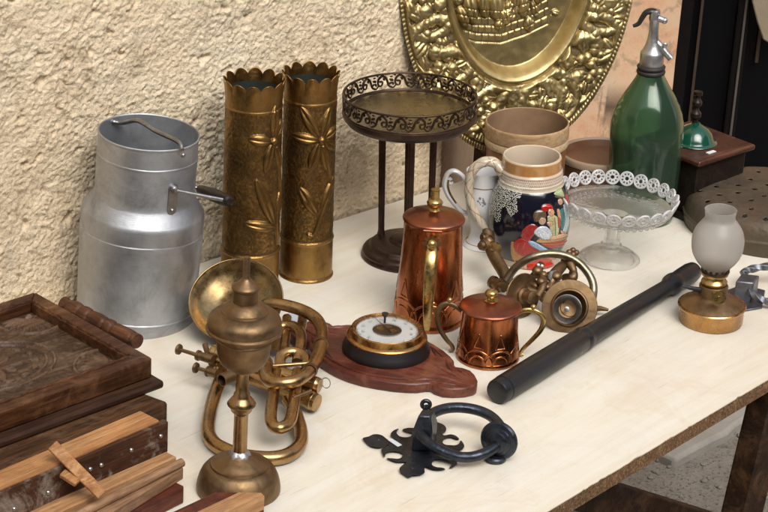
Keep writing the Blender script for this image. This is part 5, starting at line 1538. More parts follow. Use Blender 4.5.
# ================================================================== BLACK WOODEN BATON
ra = mpp(T(500, 400))
n0 = T(496.5, 392.5, .0155); n1 = T(695, 270, .0155)
v_ = n1 - n0; v_.z = 0; Lr = v_.length; dv = v_.normalized()
bt_ = Thing('wooden_baton', 'long black turned wooden baton lying across the table', 'baton', n0 - Vector((0, 0, .0155)), Matrix((dv, Vector((-dv.y, dv.x, 0)), Vector((0, 0, 1)))).transposed())
rr = [(0, 0), (0, .0125), (.0008, .0140), (.003, .0150), (.012, .0153), (.0125, .0146), (.014, .0145), (.0146, .0155), (.018, .0158), (Lr * .20, .0160), (Lr * .385, .0152), (Lr * .392, .0142), (Lr * .397, .0150), (Lr * .405, .0156), (Lr * .413, .0150), (Lr * .418, .0138), (Lr * .43, .0136), (Lr * .6, .0124), (Lr * .84, .0104), (Lr * .852, .0118), (Lr * .862, .0140), (Lr * .878, .0145), (Lr * .89, .0134), (Lr * .90, .0130), (Lr * .93, .0136), (Lr * .97, .0138), (Lr * .99, .0125), (Lr * .998, .009), (Lr, .0)]
mb = MB(); M = Matrix.Translation((0, 0, .0155)) @ Matrix.Rotation(math.pi / 2, 4, 'Y')
mb.lathe([(r, z) for z, r in rr], 64, M=M)
m, nt, b = mat_new('black_lacquered_wood')
v = coords(nt, (6, 90, 90)); n1_ = noise_n(nt, v, 1.0, 6, .65); n2_ = noise_n(nt, coords(nt), 30, 6, .7)
c = ramp(nt, n1_, [(.35, (.005, .005, .006)), (.6, (.011, .011, .013)), (.75, (.026, .022, .02))])
pset(nt, b, 'Base Color', mix(nt, ramp(nt, n2_, [(.62, 0.), (.74, .5)]), c, (.08, .06, .05)))
rr_ = N(nt, 'ShaderNodeMapRange', i_1=.3, i_2=.7, i_3=.26, i_4=.5); nt.links.new(n2_, rr_.inputs[0]); pset(nt, b, 'Roughness', rr_.outputs[0])
bump(nt, b, n1_, .5, .0015)
bt_.part('shaft', mb, m, sharp=35)

# ================================================================== BLACK IRON DOOR KNOCKER
zp = .0035
base_k = T(412, 440)
kn = Thing('door_knocker', 'black wrought iron door knocker with round ring on a scrolled back plate', 'door knocker', base_k)
zx = lambda x, y, h=0: T(350 + x / 4.267, 380 + y / 4.267, h)
outl = [(55, 248), (80, 241), (100, 232), (122, 232), (140, 238), (158, 252), (178, 256), (186, 250), (174, 238), (176, 226), (188, 214), (208, 208), (198, 222), (206, 236), (222, 243), (246, 244), (262, 238), (262, 226), (240, 220), (224, 211), (250, 204), (280, 206), (300, 212), (318, 200), (326, 186), (345, 176), (372, 180), (398, 190), (410, 204), (408, 220), (394, 230), (404, 236), (430, 232), (452, 238), (466, 252), (450, 250), (430, 244), (410, 248), (398, 258), (396, 268), (408, 276), (430, 278), (452, 278), (466, 270), (472, 258), (484, 270), (487, 286), (474, 299), (450, 301), (424, 298), (400, 306), (392, 316), (410, 326), (436, 332), (454, 342), (456, 358), (444, 370), (424, 375), (434, 362), (428, 350), (408, 342), (384, 338), (362, 342), (350, 352), (352, 364), (370, 372), (392, 374), (406, 380), (380, 384), (348, 380), (322, 370), (318, 384), (318, 396), (298, 406), (268, 408), (250, 416), (232, 405), (214, 392), (212, 376), (226, 362), (240, 352), (226, 350), (200, 350), (176, 342), (158, 334), (180, 334), (206, 336), (222, 328), (224, 316), (210, 308), (186, 305), (164, 308), (152, 316), (148, 328), (138, 314), (134, 298), (144, 286), (162, 280), (160, 276), (138, 287), (110, 288), (84, 280), (66, 264)]
cp = catmull([Vector((x, y, 0)) for x, y in outl], 3, closed=True)
mb = MB(); mb.prism([zx(p.x, p.y, 0) for p in cp], [zx(p.x, p.y, zp) for p in cp])
bpz = kn.part('back_plate', mb, IRON, world=True, doclean=True, bevel=.0009, sharp=35)
for x, y in ((122, 254), (266, 376), (390, 205)):
    mb = MB(); mb.ball(zx(x, y, zp), .0022, 12, 8, (1, 1, .5)); kn.part('rivet', mb, IRON, world=True, parent=bpz)
mb = MB(); c4 = [zx(*q, zp + .0004) for q in ((160, 256), (178, 250), (222, 278), (204, 286))]
mb.prism(c4, [p + Vector((0, 0, .0003)) for p in c4]); kn.part('price_tag', mb, plain('white_paper', (.62, .66, .70), .7, .05, 30, 0), world=True, parent=bpz)
# block
q0 = [zx(262, 302, zp), zx(345, 306, zp), zx(368, 262, zp), zx(290, 258, zp)]
bl, brr, tr_, tl_ = q0
hB = .042
cB = (q0[0] + q0[1] + q0[2] + q0[3]) / 4
mb = MB(); low = [p.copy() for p in q0]; mid_ = [p + Vector((0, 0, hB * .62)) for p in q0]; top_ = [cB + (p - cB) * .62 + Vector((0, 0, hB)) for p in q0]
n = 4; vs = low + mid_ + top_
fs = [(3, 2, 1, 0), (8, 9, 10, 11)] + [(i, (i + 1) % 4, 4 + (i + 1) % 4, 4 + i) for i in range(4)] + [(4 + i, 4 + (i + 1) % 4, 8 + (i + 1) % 4, 8 + i) for i in range(4)]
mb.add(vs, fs); kn.part('hinge_block', mb, IRON, world=True, bevel=.0015, sharp=30)
tp = cB + Vector((0, 0, hB))
eye_c = T(426, 404.5, hB + .003)
mb = MB(); mb.tube([eye_c + Vector((.0045 * math.cos(t), 0, .0045 * math.sin(t))) for t in np.linspace(0, 2 * math.pi, 24, endpoint=False)], .0024, 10, closed=True, up=(0, 1, 0))
mb.tube([Vector((eye_c.x - .001, eye_c.y, tp.z - .003)), eye_c + Vector((0, 0, -.0045))], .004, 12)
kn.part('eye_loop', mb, IRON, world=True)
# ring
pz_ = lambda x, y, h: zx(x, y, h)
rp = [pz_(300, 232, .024), pz_(312, 188, .030), pz_(345, 148, .034), pz_(400, 124, .034), pz_(470, 118, .033), pz_(545, 130, .031), pz_(605, 158, .029), pz_(645, 205, .027), pz_(650, 250, .024), pz_(615, 290, .020), pz_(550, 322, .016), pz_(480, 330, .0145), pz_(410, 312, .016), pz_(350, 280, .020)]
mb = MB(); mb.tube(catmull(rp, 8, closed=True), .0060, 18, closed=True)
kn.part('ring', mb, IRON, world=True)
bc = pz_(636, 258, .0235)
bdir = (FW * -1 + Vector((-.45, 0, .0))).normalized(); bdir.z = .08; bdir.normalize()
Mq = Matrix.Translation(bc) @ bdir.to_track_quat('Z', 'Y').to_matrix().to_4x4()
pb_ = [(0, -.010), (.0085, -.010), (.012, -.008), (.013, -.006), (.016, -.0055), (.0205, -.004), (.0222, -.001), (.0222, .001), (.0205, .0035), (.0165, .0045), (.0158, .006), (.0125, .0075), (.0118, .009), (.008, .0105), (0, .011)]
mb = MB(); mb.lathe([(r, z) for r, z in pb_], 56, M=Mq)
kn.part('turned_boss', mb, IRON, world=True, sharp=28)
mb = MB(); fc = zx(618, 342, 0); mb.lathe([(0, .0002), (.011, .0002), (.0125, .0015), (.0125, .005), (.011, .0065), (0, .0068)], 40, M=Matrix.Translation(fc)); kn.part('striker', mb, IRON, world=True)

# ================================================================== TWISTED IRON HANDLE (right edge)
GI = metal('twisted_grey_iron', (.12, .13, .15), (.24, .25, .28), .35, .5, 50, .9, .3, 140, dirt=(.05, .05, .055), dirt_amt=.5)
tw = Thing('twisted_iron_handle', 'grey iron knocker ring forged from twisted bar, cut off at the right edge', 'iron handle', T(745, 300))
mb = MB(); c4 = [T(733, 302, .0), T(751, 304, .0), T(757, 296, .0), T(739, 294, .0)]
mb.prism(c4, [p + Vector((0, 0, .030)) for p in c4]); tw.part('hinge_block', mb, GI, world=True, bevel=.002)
rp = [T(742, 274, .022), T(752, 269, .026), T(775, 266, .030), T(800, 268, .030), T(822, 278, .026), T(826, 292, .018), T(806, 303, .010), T(780, 304, .009), T(760, 299, .012), T(748, 291, .017)]
mb = MB(); mb.tube(catmull(rp, 12, closed=False), .0058, 4, twist=22, sq=False); tw.part('twisted_ring', mb, GI, world=True, sharp=25, bevel=.0008)
mb = MB(); c4 = [T(724, 293, 0), T(742, 286, 0), T(765, 292, 0), T(762, 309, 0), T(745, 312, 0), T(736, 306, 0)]
mb.prism(c4, [p + Vector((0, 0, .003)) for p in c4]); tw.part('back_plate', mb, GI, world=True, bevel=.001)

# ================================================================== BRASS BURNER STAND (foreground column)
A = Ax(238.3, 490, 247, 257, lim=.06)
bs_ = A.thing('brass_spirit_lamp', 'tall old brass spirit lamp with bowl on a slender column, nearest the camera', 'spirit lamp')
mb = MB(); mb.lathe(A.p([(0, 490), (41, 490), (42, 488.6), (42, 485), (41.4, 480.5), (40, 475.5), (37.5, 470), (34, 466), (30.5, 463.6), (29.4, 463.6), (28.8, 462.0), (27.0, 461.6), (26.0, 461.2), (23.5, 459.4), (18, 456.6), (12.5, 454.2), (10, 452.6), (8.4, 451), (0, 451)]), 110)
ft = bs_.part('foot', mb, BRASS_D, sharp=55)
mb = MB(); mb.lathe(A.p([(7, 456), (11.4, 454.6), (10.6, 451.8), (8.8, 450), (7, 448.6)]), 40, wob=lambda a, j: 1 + .06 * math.sin(5 * a) + .04 * math.sin(9 * a + j)); bs_.part('solder_collar', mb, metal('solder', (.3, .3, .3), (.42, .42, .43), .4, .6, 120, .9, .6, 200), parent=ft)
mb = MB(); mb.lathe(A.p([(7.2, 453), (7.0, 412), (7.6, 410.5), (9.8, 408.6), (10.6, 407.4), (10.8, 405.6), (14.2, 402.0), (14.6, 400.8), (12.2, 397.5), (9.5, 394.4), (8.4, 392.8), (8.2, 390.6), (6.6, 388.8), (6.3, 370), (6.3, 362)]), 60)
bs_.part('column', mb, metal('column_brass', (.27, .16, .07), (.42, .28, .13), .24, .42, 40, 1, .15, 120, dirt=(.10, .06, .035), dirt_amt=.8), sharp=50)
mb = MB(); mb.lathe(A.p([(0, 368), (9, 367.6), (16, 365), (22, 360), (25.8, 353), (27.4, 345), (28, 338), (28.8, 337), (28.8, 335.4), (28, 334.4), (28.4, 329.4), (31, 328), (37.2, 327.6), (38.4, 327.0), (38.8, 325.8), (38.2, 324.8), (37.0, 324.2), (37.4, 322), (37.0, 318), (35.4, 314.6), (31.6, 311.6), (26.4, 309.4), (24.4, 309.2), (23.6, 307.6), (22.4, 307.2), (19.5, 303.4), (16, 300.8), (13, 299.6), (0, 299.6)]), 110)
bw = bs_.part('bowl', mb, BRASS_D, sharp=32)
mb = MB(); mb.lathe(A.p([(12.4, 301), (12.7, 300), (12.6, 288.6), (13.8, 287.8), (14.4, 286.4), (13.8, 285), (11.5, 283.4), (8.4, 281), (5.6, 279), (4.4, 277.6), (3.7, 276), (3.4, 258.2), (3, 257), (0, 256.9)]), 60)
bs_.part('burner_cap', mb, BRASS_D, parent=bw, sharp=45)

# ================================================================== BRASS HORN
HK = mpp(T(250, 380))
hn = Thing('brass_horn', 'small tarnished brass valve horn with wide bell lying behind the spirit lamp', 'horn', T(262, 400))
def htube(pts, r, name, mat=BRASS_H, sub=10, parent=None, n=18, cap=True):
    mb = MB(); mb.tube(catmull([T(x, y, h / 100) for x, y, h in pts], sub), r, n, cap=cap)
    return hn.part(name, mb, mat, world=True, parent=parent, sharp=60)
bc = T(236, 300, .052)
nb = (-FW * math.cos(math.radians(33)) + Vector((-.06, 0, 1)) * .56).normalized()
nb = Vector((-.10, -.60, .82)).normalized()
Mb = Matrix.Translation(bc) @ nb.to_track_quat('Z', 'Y').to_matrix().to_4x4()
kb_ = mpp(bc)
bell = [(47.5, 0), (47.9, .8), (47.2, 1.3), (46.2, .6), (43.5, -3.2), (38, -8.6), (30, -14), (22, -19), (15.5, -25), (11, -32), (8.6, -40)]
bi = [(7.6, -40), (10, -31.5), (14.6, -24.2), (21.2, -18.0), (29.4, -12.9), (37.5, -7.6), (43, -2.4), (46, .2)]
bp_ = [(r * kb_, z * kb_) for r, z in bell]
mb = MB(); mb.lathe([(p.x, p.y) for p in catmull([Vector((r, z, 0)) for r, z in bp_], 5)] + [(p.x, p.y) for p in catmull([Vector((r * kb_, z * kb_, 0)) for r, z in bi], 5)], 120, M=Mb, close=False)
hn.part('bell', mb, metal('bell_brass', (.29, .19, .085), (.44, .32, .155), .2, .38, 22, 1, .1, 60, dirt=(.10, .065, .03), dirt_amt=.6), world=True, sharp=70)
th_ = Mb @ Vector((0, 0, -38 * kb_)); th2 = Mb @ Vector((0, 0, -30 * kb_))
mb = MB(); e_ = T(262, 338, .02)
mb.tube(catmull([th2, th_, th_ + Vector((.012, .004, -.004)), T(250, 322, .012), T(268, 330, .014), T(276, 345, .02)], 8), [8.6 * kb_, 8.4 * kb_, 7.6 * kb_, 7 * kb_], 18); hn.part('bell_throat', mb, BRASS_H, world=True)
r1 = 6.0 * HK
htube([(262, 345, 2.2), (258, 325, 3.6), (262, 309, 5.2), (270, 303.5, 6.0), (288, 306, 6.2), (307, 312.5, 6.0), (318, 321, 5.8), (322, 333, 5.6), (320, 349, 5.4), (313, 366, 5.2), (300, 379, 5.0), (283, 383.5, 4.8), (270, 381, 4.6), (265, 371, 4.6), (266, 362, 4.4)], [6 * HK] * 4 + [6.3 * HK] * 6 + [6.6 * HK] * 4, 'main_tube')
htube([(262, 352, 3.2), (270, 334, 4.0), (282, 326.5, 4.4), (294, 327, 4.6), (301, 335, 4.6), (300.5, 347, 4.4), (297, 362, 3.6)], 5.4 * HK, 'slide_tube')
htube([(287, 318, 4.0), (286, 334, 3.8), (284, 352, 3.4)], 5.0 * HK, 'slide_tube')
htube([(303, 316, 4.4), (301, 330, 4.2)], 5.0 * HK, 'slide_tube')
htube([(282, 372, 3.2), (280, 360, 3.8), (286, 353, 4.2), (297, 352.5, 4.2), (305.5, 358, 4.0), (307, 368, 3.6)], 5.6 * HK, 'slide_tube')
htube([(276, 372, 3.6), (273.5, 392, 3.6), (270.6, 415, 3.4), (273, 425.5, 3.2), (281, 428, 3.2), (289.5, 422, 3.2), (293, 408, 3.4), (296, 385, 3.6), (298, 372, 3.6)], 5.9 * HK, 'slide_tube')
htube([(224, 372, 2.0), (217, 388, 1.6), (210.5, 410, 1.1), (208, 430, .95), (212, 441, .9), (222, 448.5, .9), (243, 456, .9), (270, 458.5, .9), (288, 455, .9), (299.5, 445, .95), (301, 432, 1.1), (296, 415, 1.5), (288, 400, 1.9)], [6.8 * HK] * 3 + [7.0 * HK] * 6 + [6.6 * HK] * 4, 'bottom_loop')
# valves
for (x0, y0, x1, y1, h0, h1, r) in ((211, 352, 320, 386, 3.9, 2.8, 7.6), (216, 362, 317, 403, 2.4, 1.5, 9.0), (222, 360, 300, 382, 1.3, 1.2, 8.5)):
    p, q = T(x0, y0, h0 / 100), T(x1, y1, h1 / 100); d = q - p
    mb = MB(); mb.tube([p + d * t for t in (0, .015, .02, .05, .055, .93, .935, .965, .97, 1)], [8.2 * HK * r / 9, 9.2 * HK * r / 9, 9.2 * HK * r / 9, 9.2 * HK * r / 9, 8.5 * HK * r / 9, 8.5 * HK * r / 9, 9.4 * HK * r / 9, 9.4 * HK * r / 9, 8.9 * HK * r / 9, 8.7 * HK * r / 9], 26)
    va = hn.part('valve', mb, BRASS_H, world=True, sharp=35)
for (x0, y0, x1, y1, h) in ((213, 360, 177.5, 349, 3.6), (217, 374, 194.5, 367.5, 2.8)):
    p, q = T(x0, y0, h / 100), T(x1, y1, h / 100); d = q - p; L_ = d.length; u = d / L_
    mb = MB(); mb.tube([p, p + u * L_ * .38, p + u * L_ * .385, p + u * L_ * .44, p + u * L_ * .45, q - u * .004], [4.6 * HK, 4.4 * HK, 5.4 * HK, 5.4 * HK, 2.1 * HK, 1.9 * HK], 18)
    pi_ = hn.part('piston', mb, BRASS_D, world=True, sharp=35)
    mb = MB(); mb.tube([q - u * .005, q - u * .0035, q - u * .001, q], [3 * HK, 5.2 * HK, 5.6 * HK, 4.8 * HK], 22); hn.part('finger_button', mb, BRASS_D, world=True, parent=pi_, sharp=35)
# open tube end with a dark bore
p, q = T(236, 374, .030), T(221.5, 380.5, .030); u = (q - p).normalized(); side = u.orthogonal()
M = Matrix.Translation(p) @ u.to_track_quat('Z', 'Y').to_matrix().to_4x4(); L_ = (q - p).length
mb = MB(); mb.lathe([(0, 0), (6.4 * HK, 0), (6.4 * HK, L_), (5.4 * HK, L_), (5.4 * HK, L_ * .2), (0, L_ * .2)], 28, M=M); hn.part('open_branch', mb, BRASS_D, world=True)
htube([(273, 366, 5.4), (290, 364.8, 5.6), (309, 363.2, 5.6)], 2.1 * HK, 'brace', BRASS_H, 2)
htube([(293, 398, 4.0), (311, 391, 4.2)], 2.0 * HK, 'brace', BRASS_D, 2)
htube([(205, 345, 3.6), (212, 366, 2.6)], 3.0 * HK, 'brace', BRASS_D, 2)
for (x, y, h, nx) in ((321, 344, 5.5, 0), (310, 370, 5.2, 0), (266, 366, 4.5, 0)):
    c = T(x, y, h / 100); u = (T(x + 4, y - 10, h / 100) - c).normalized(); M = Matrix.Translation(c) @ u.to_track_quat('Z', 'Y').to_matrix().to_4x4()
    mb = MB(); mb.lathe([(6.2 * HK, -.0018), (7.6 * HK, -.0014), (7.6 * HK, .0014), (6.2 * HK, .0018)], 28, M=M, close=True); hn.part('ferrule', mb, BRASS_D, world=True)
wc = T(326, 383, .026)
mb = MB(); mb.tube([wc + Vector((.005 * math.cos(t), -.0015 * math.cos(t), .0065 * math.sin(t))) for t in np.linspace(0, 2 * math.pi, 30, endpoint=False)], .0006, 6, closed=True); hn.part('wire_ring', mb, STEEL, world=True)

# ================================================================== BRASS TAP AND BURNER FITTING
FK = mpp(T(540, 300))
fz = lambda x, y, h=0.0: T(460 + x / 4.267, 220 + y / 4.267, h / 100)
fit = Thing('brass_lamp_fitting', 'tangled old brass gas lamp fitting with two disc collars and a curved pipe', 'lamp fitting', fz(380, 420))
def ftube(pts, r, name, mat=BRASS_D, sub=8, parent=None, n=16):
    mb = MB(); mb.tube(catmull([fz(*p) for p in pts], sub), r, n); return fit.part(name, mb, mat, world=True, parent=parent, sharp=60)
# left-hand arm and tap
ftube([(125, 60, 5.0), (128, 110, 4.6), (150, 160, 4.0), (185, 220, 3.2), (205, 262, 2.6)], [5.4 * FK, 6.0 * FK, 6.6 * FK, 6.4 * FK, 5.8 * FK], 'arm', BRASS_D)
def fball(x, y, h, r, name, sc=(1, 1, 1), mat=BRASS_D, parent=None):
    mb = MB(); mb.ball(fz(x, y, h), r * FK, 24, 16, sc); return fit.part(name, mb, mat, world=True, parent=parent)
tp_ = fball(120, 98, 4.8, 7.0, 'tap', (1, 1, 1.1))
def fcyl(a, b, rs, name, parent=None, ts=(0, .3, .32, .7, .72, 1)):
    p, q = fz(*a), fz(*b); d = q - p
    mb = MB(); mb.tube([p + d * t for t in ts], [r * FK for r in rs], 22); return fit.part(name, mb, BRASS_D, world=True, parent=parent, sharp=32)
fcyl((122, 96, 4.9), (112, 44, 5.9), (5, 5, 6.4, 6.4, 4.6, 4.2), 'tap_head', tp_)
fcyl((124, 100, 4.9), (86, 112, 4.9), (4.4, 4.2, 6.0, 5.8, 4.4, 4.0), 'tap_plug', tp_)
fcyl((122, 74, 5.4), (92, 74, 5.6), (3.0, 3.0, 4.4, 4.4, 3.6, 3.2), 'tap_lever', tp_)
mb = MB(); p, q = fz(135, 112, 4.8), fz(160, 122, 5.2); mb.tube([p, p.lerp(q, .6), p.lerp(q, .62), q], [4 * FK, 4 * FK, 5.8 * FK, 4.8 * FK], 20); fit.part('tap_screw', mb, BRASS, world=True, parent=tp_, sharp=35)
mb = MB(); p, q = fz(190, 290, 2.2), fz(135, 262, 2.2); d = q - p; mb.tube([p + d * t for t in (0, .3, .31, .5, .51, .8, .81, 1)], [5 * FK, 5 * FK, 7.2 * FK, 7.2 * FK, 5.2 * FK, 5.2 * FK, 6.8 * FK, 6.2 * FK], 20); fit.part('threaded_stub', mb, BRASS_D, world=True, sharp=35)
# curved pipe over the top
ftube([(196, 258, 2.8), (240, 200, 4.6), (300, 162, 6.0), (370, 145, 6.6), (440, 150, 6.4), (500, 178, 5.6), (545, 225, 4.4), (568, 275, 3.2), (566, 330, 2.0), (545, 380, 1.4)], 4.1 * FK, 'curved_pipe', metal('pipe_brass', (.22, .19, .13), (.38, .33, .23), .26, .42, 40, 1, .12, 120, dirt=(.1, .08, .05), dirt_amt=.6), 10)
def disc(x, y, h, nrm, prof, name, mat=BRASS_D, parent=None, n=80):
    c = fz(x, y, h); M = Matrix.Translation(c) @ Vector(nrm).normalized().to_track_quat('Z', 'Y').to_matrix().to_4x4()
    mb = MB(); mb.lathe([(r * FK, z * FK) for r, z in prof], n, M=M); return fit.part(name, mb, mat, world=True, sharp=38, parent=parent)
d1 = disc(268, 322, 2.9, (.62, -.72, .22), [(0, -5), (6, -5), (7, -3), (17, -1.6), (21.8, -.8), (22.2, 0), (21.6, .8), (17, .2), (12, -.5), (8.5, .5), (8, 3), (5.6, 4), (5, 11), (6.6, 11.6), (6.6, 15), (4, 16), (0, 16)], 'disc_collar')
ol2 = disc(468, 372, 2.9, (-.10, -.90, .42), [(0, -14), (8, -14), (11, -11), (20, -5), (26, -1.2), (27, 0), (26.6, 1.0), (25, 1.2), (20, 1.5), (18.4, 1.6), (18.4, 5.4), (17.6, 6.4), (16.4, 6.8), (15.4, 6.2), (14.6, 4.2), (12.8, 2), (11.6, -1), (9.4, -2), (8.6, -6), (4, -7), (0, -7)], 'flared_collar')
GLV = metal('nickel_bore', (.35, .36, .36), (.5, .5, .5), .25, .4, 50, 1, .1, 100, dirt=(.15, .14, .12), dirt_amt=.5)
disc(458, 380, 3.0, (-.10, -.90, .42), [(8.4, -4.5), (13.6, 3.6), (14.2, 3.2), (13.8, 1.6), (8.6, -5)], 'bore_ring', GLV, parent=ol2)
disc(455, 381, 3.0, (-.10, -.90, .42), [(0, -5.9), (2.4, -5.9), (2.6, -2), (0, -1.6)], 'jet', GLV, parent=ol2, n=24)
# chain of small joints, screws and bulbs in the middle
ftube([(330, 330, 3.2), (352, 290, 4.0), (352, 250, 4.6), (336, 214, 5.2), (345, 190, 5.4)], [4.4 * FK, 3.4 * FK, 4.4 * FK, 3.2 * FK, 4.6 * FK, 3.4 * FK], 'jointed_pipe')
ftube([(380, 300, 3.4), (392, 262, 4.2), (410, 225, 4.8), (436, 196, 5.0)], [5.6 * FK, 4.2 * FK, 6.4 * FK, 5.8 * FK, 5.2 * FK], 'union', BRASS_D)
ftube([(300, 250, 3.8), (330, 232, 4.6), (372, 262, 4.2), (392, 290, 3.6)], [3 * FK, 4.6 * FK, 3 * FK, 3.6 * FK], 'jointed_pipe')
ftube([(440, 168, 5.4), (470, 190, 5.2), (486, 222, 4.6), (480, 246, 4.0), (452, 246, 3.6)], [3.4 * FK, 4.8 * FK, 3.4 * FK, 5.2 * FK, 4.4 * FK], 'jointed_pipe')
for x, y, h, r in ((330, 216, 5.4, 5.4), (346, 262, 4.6, 4.6), (322, 280, 3.8, 4.0), (372, 286, 3.8, 4.2), (410, 240, 4.8, 6.2), (452, 246, 3.6, 4.8), (482, 226, 4.4, 4.2), (356, 232, 5.0, 4.0), (384, 318, 3.2, 4.6), (360, 340, 3.0, 4.2)):
    fball(x, y, h, r, 'joint_nut', (1, 1, .85))
disc(398, 246, 4.6, (.5, -.7, .5), [(0, -3), (7.5, -3), (8, -2), (8, 2), (7.4, 3), (3, 3.4), (0, 3.4)], 'hex_union', GLV, n=6)
ftube([(470, 176, 5.4), (482, 150, 6.0), (482, 140, 6.2)], 2.2 * FK, 'bracket')
for x, y in ((466, 138), (482, 130), (496, 140), (482, 148)): fball(x, y, 6.2, 3.2, 'screw_ball')
for x, y in ((334, 192), (350, 196)): fball(x, y, 5.9, 1.6, 'white_bead', mat=plain('white_bead', (.7, .7, .68), .3, .05, 20, 0))
ftube([(575, 378, 1.2), (600, 378, 1.1), (632, 384, .9)], [3.4 * FK, 2.6 * FK, 1.4 * FK], 'thin_spindle')
ftube([(400, 350, 2.8), (430, 330, 3.0), (460, 350, 3.0)], 6 * FK, 'connecting_pipe')
ftube([(290, 300, 3.2), (340, 320, 3.0), (400, 350, 2.8)], 5 * FK, 'connecting_pipe')
# ================================================================== CARVED FRAME AND THE PILE UNDER IT
def frame3(d): 
    d = unit2(d); return Matrix((d, Vector((-d.y, d.x, 0)), Vector((0, 0, 1)))).transposed()
def wd(name, a, b, c, **k): return wood(name, a, b, c, 0, **k)
FRW = wd('carved_frame_wood', (.025, .009, .004), (.08, .03, .012), (.18, .078, .034), rough=.42, b1=.4, wear=(.24, .12, .055), wear_amt=.4)
hb0, hb1, hf1 = .036, .046, .071
B_ = T(35, 291.6, hf1); R_ = T(152, 357.6, hf1); Lf = T(20, 405, hf1)
e1 = unit2(R_ - B_); e2 = unit2(Lf - R_)
print('frame angle', math.degrees(e1.angle(e2)), 'W', (R_ - B_).length)
W_ = (R_ - B_).length; LL = .52; mw = .021; dp = .013
tr = Thing('carved_panel', 'dark carved wooden panel with rosettes in a moulded frame, on top of the wood pile', 'carved panel', cz(B_, TZ + hb1), Matrix((e2, Vector((e2.y, -e2.x, 0)) * (1 if Vector((e2.y, -e2.x, 0)).dot(e1) > 0 else -1), Vector((0, 0, 1)))).transposed())
def fp(u, v, z): # u along e1, v along e2
    p = B_ + e1 * u + e2 * v; return Vector((p.x, p.y, TZ + z))
rails = [((0, 0), (W_, 0), (W_ - mw, mw), (mw, mw)), ((W_, 0), (W_, LL), (W_ - mw, LL - mw), (W_ - mw, mw)), ((W_, LL), (0, LL), (mw, LL - mw), (W_ - mw, LL - mw)), ((0, LL), (0, 0), (mw, mw), (mw, LL - mw))]
for rl_ in rails:
    mb = MB(); mb.prism([fp(u, v, hb1) for u, v in rl_], [fp(u, v, hf1) for u, v in rl_])
    ro = tr.part('frame_rail', mb, FRW, world=True, bevel=.002)
    (u0, v0), (u1, v1) = rl_[3], rl_[2]
    p, q = fp(u0, v0, hf1 - .0001), fp(u1, v1, hf1 - .0001); n_ = int((q - p).length / .0012)
    mid = (fp(W_ / 2, LL / 2, hf1) - p.lerp(q, .5)).normalized()
    pts = [p.lerp(q, k / n_) - mid * .0035 for k in range(n_ + 1)]
    mb = MB(); mb.tube(pts, [.0022 + .0006 * math.sin(k * .42) for k in range(n_ + 1)], 8); tr.part('rope_moulding', mb, FRW, world=True, parent=ro, sharp=80)
nu, nv = 230, 420
us_ = np.linspace(mw - .001, W_ - mw + .001, nu); vs_ = np.linspace(mw - .001, LL - mw + .001, nv)
U, V = np.meshgrid(us_, vs_, indexing='ij')
Hc = np.zeros_like(U)
for (cu, cv, a0) in ((mw + .012, mw + .012, 45), (W_ - mw - .012, mw + .012, 135), (mw + .012, LL - mw - .012, -45), (W_ - mw - .012, LL - mw - .012, -135)):
    for k in range(9):
        a = math.radians(a0 - 56 + 14 * k)
        st_petal(Hc, U, V, (cu + .004 * math.cos(a), cv + .004 * math.sin(a)), (cu + .036 * math.cos(a), cv + .036 * math.sin(a)), .0042, 1.0, .3)
    st_petal(Hc, U, V, (cu - .004, cv), (cu + .004, cv), .0055, 1.6, 0)
    arc = [(cu + .042 * math.cos(math.radians(a0 - 62 + k * 6.2)), cv + .042 * math.sin(math.radians(a0 - 62 + k * 6.2))) for k in range(21)]
    st_line(Hc, U, V, arc, .0022, .8)
mu, mv = W_ / 2, mw + .115
for r_ in (.050, .058):
    st_line(Hc, U, V, [(mu + r_ * .95 * math.cos(t), mv + r_ * 1.25 * math.sin(t)) for t in np.linspace(0, 2 * math.pi, 60)], .0018, .7)
for k in range(8):
    a = k * math.pi / 4 + .3; L_ = .040 if k % 2 == 0 else .026
    st_petal(Hc, U, V, (mu + .004 * math.cos(a), mv + .004 * math.sin(a)), (mu + L_ * math.cos(a), mv + L_ * 1.15 * math.sin(a)), .006, 1.0, .4)
for k in range(14):
    a = k * math.pi / 7; st_petal(Hc, U, V, (mu + .040 * math.cos(a), mv + .050 * math.sin(a)), (mu + .040 * math.cos(a + .3), mv + .050 * math.sin(a + .3)), .004, .7, .3)
bgd = fbm(U * 180, V * 180, 2, o=2)
Zp = TZ + hf1 - dp + Hc * .0032 + np.where(Hc < .02, bgd * .0007 - .0006, 0) + fbm(U * 25, V * 25, 5, o=3) * .0006
P = np.zeros(U.shape + (3,)); inv4 = np.array(tr.inv)
wx = B_.x + e1.x * U + e2.x * V; wy = B_.y + e1.y * U + e2.y * V
Wp = np.stack([wx, wy, Zp, np.ones_like(Zp)], -1) @ inv4.T
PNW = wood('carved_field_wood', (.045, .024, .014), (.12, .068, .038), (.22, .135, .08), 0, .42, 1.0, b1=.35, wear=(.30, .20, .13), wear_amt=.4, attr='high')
gridmesh('carved_field', np.ascontiguousarray(Wp[..., :3]), PNW, parent=tr.o, fac=np.clip(.62 + Hc * .9 + bgd * .5 - np.where((Hc > .01) & (Hc < .35), .5, 0), 0, 1))

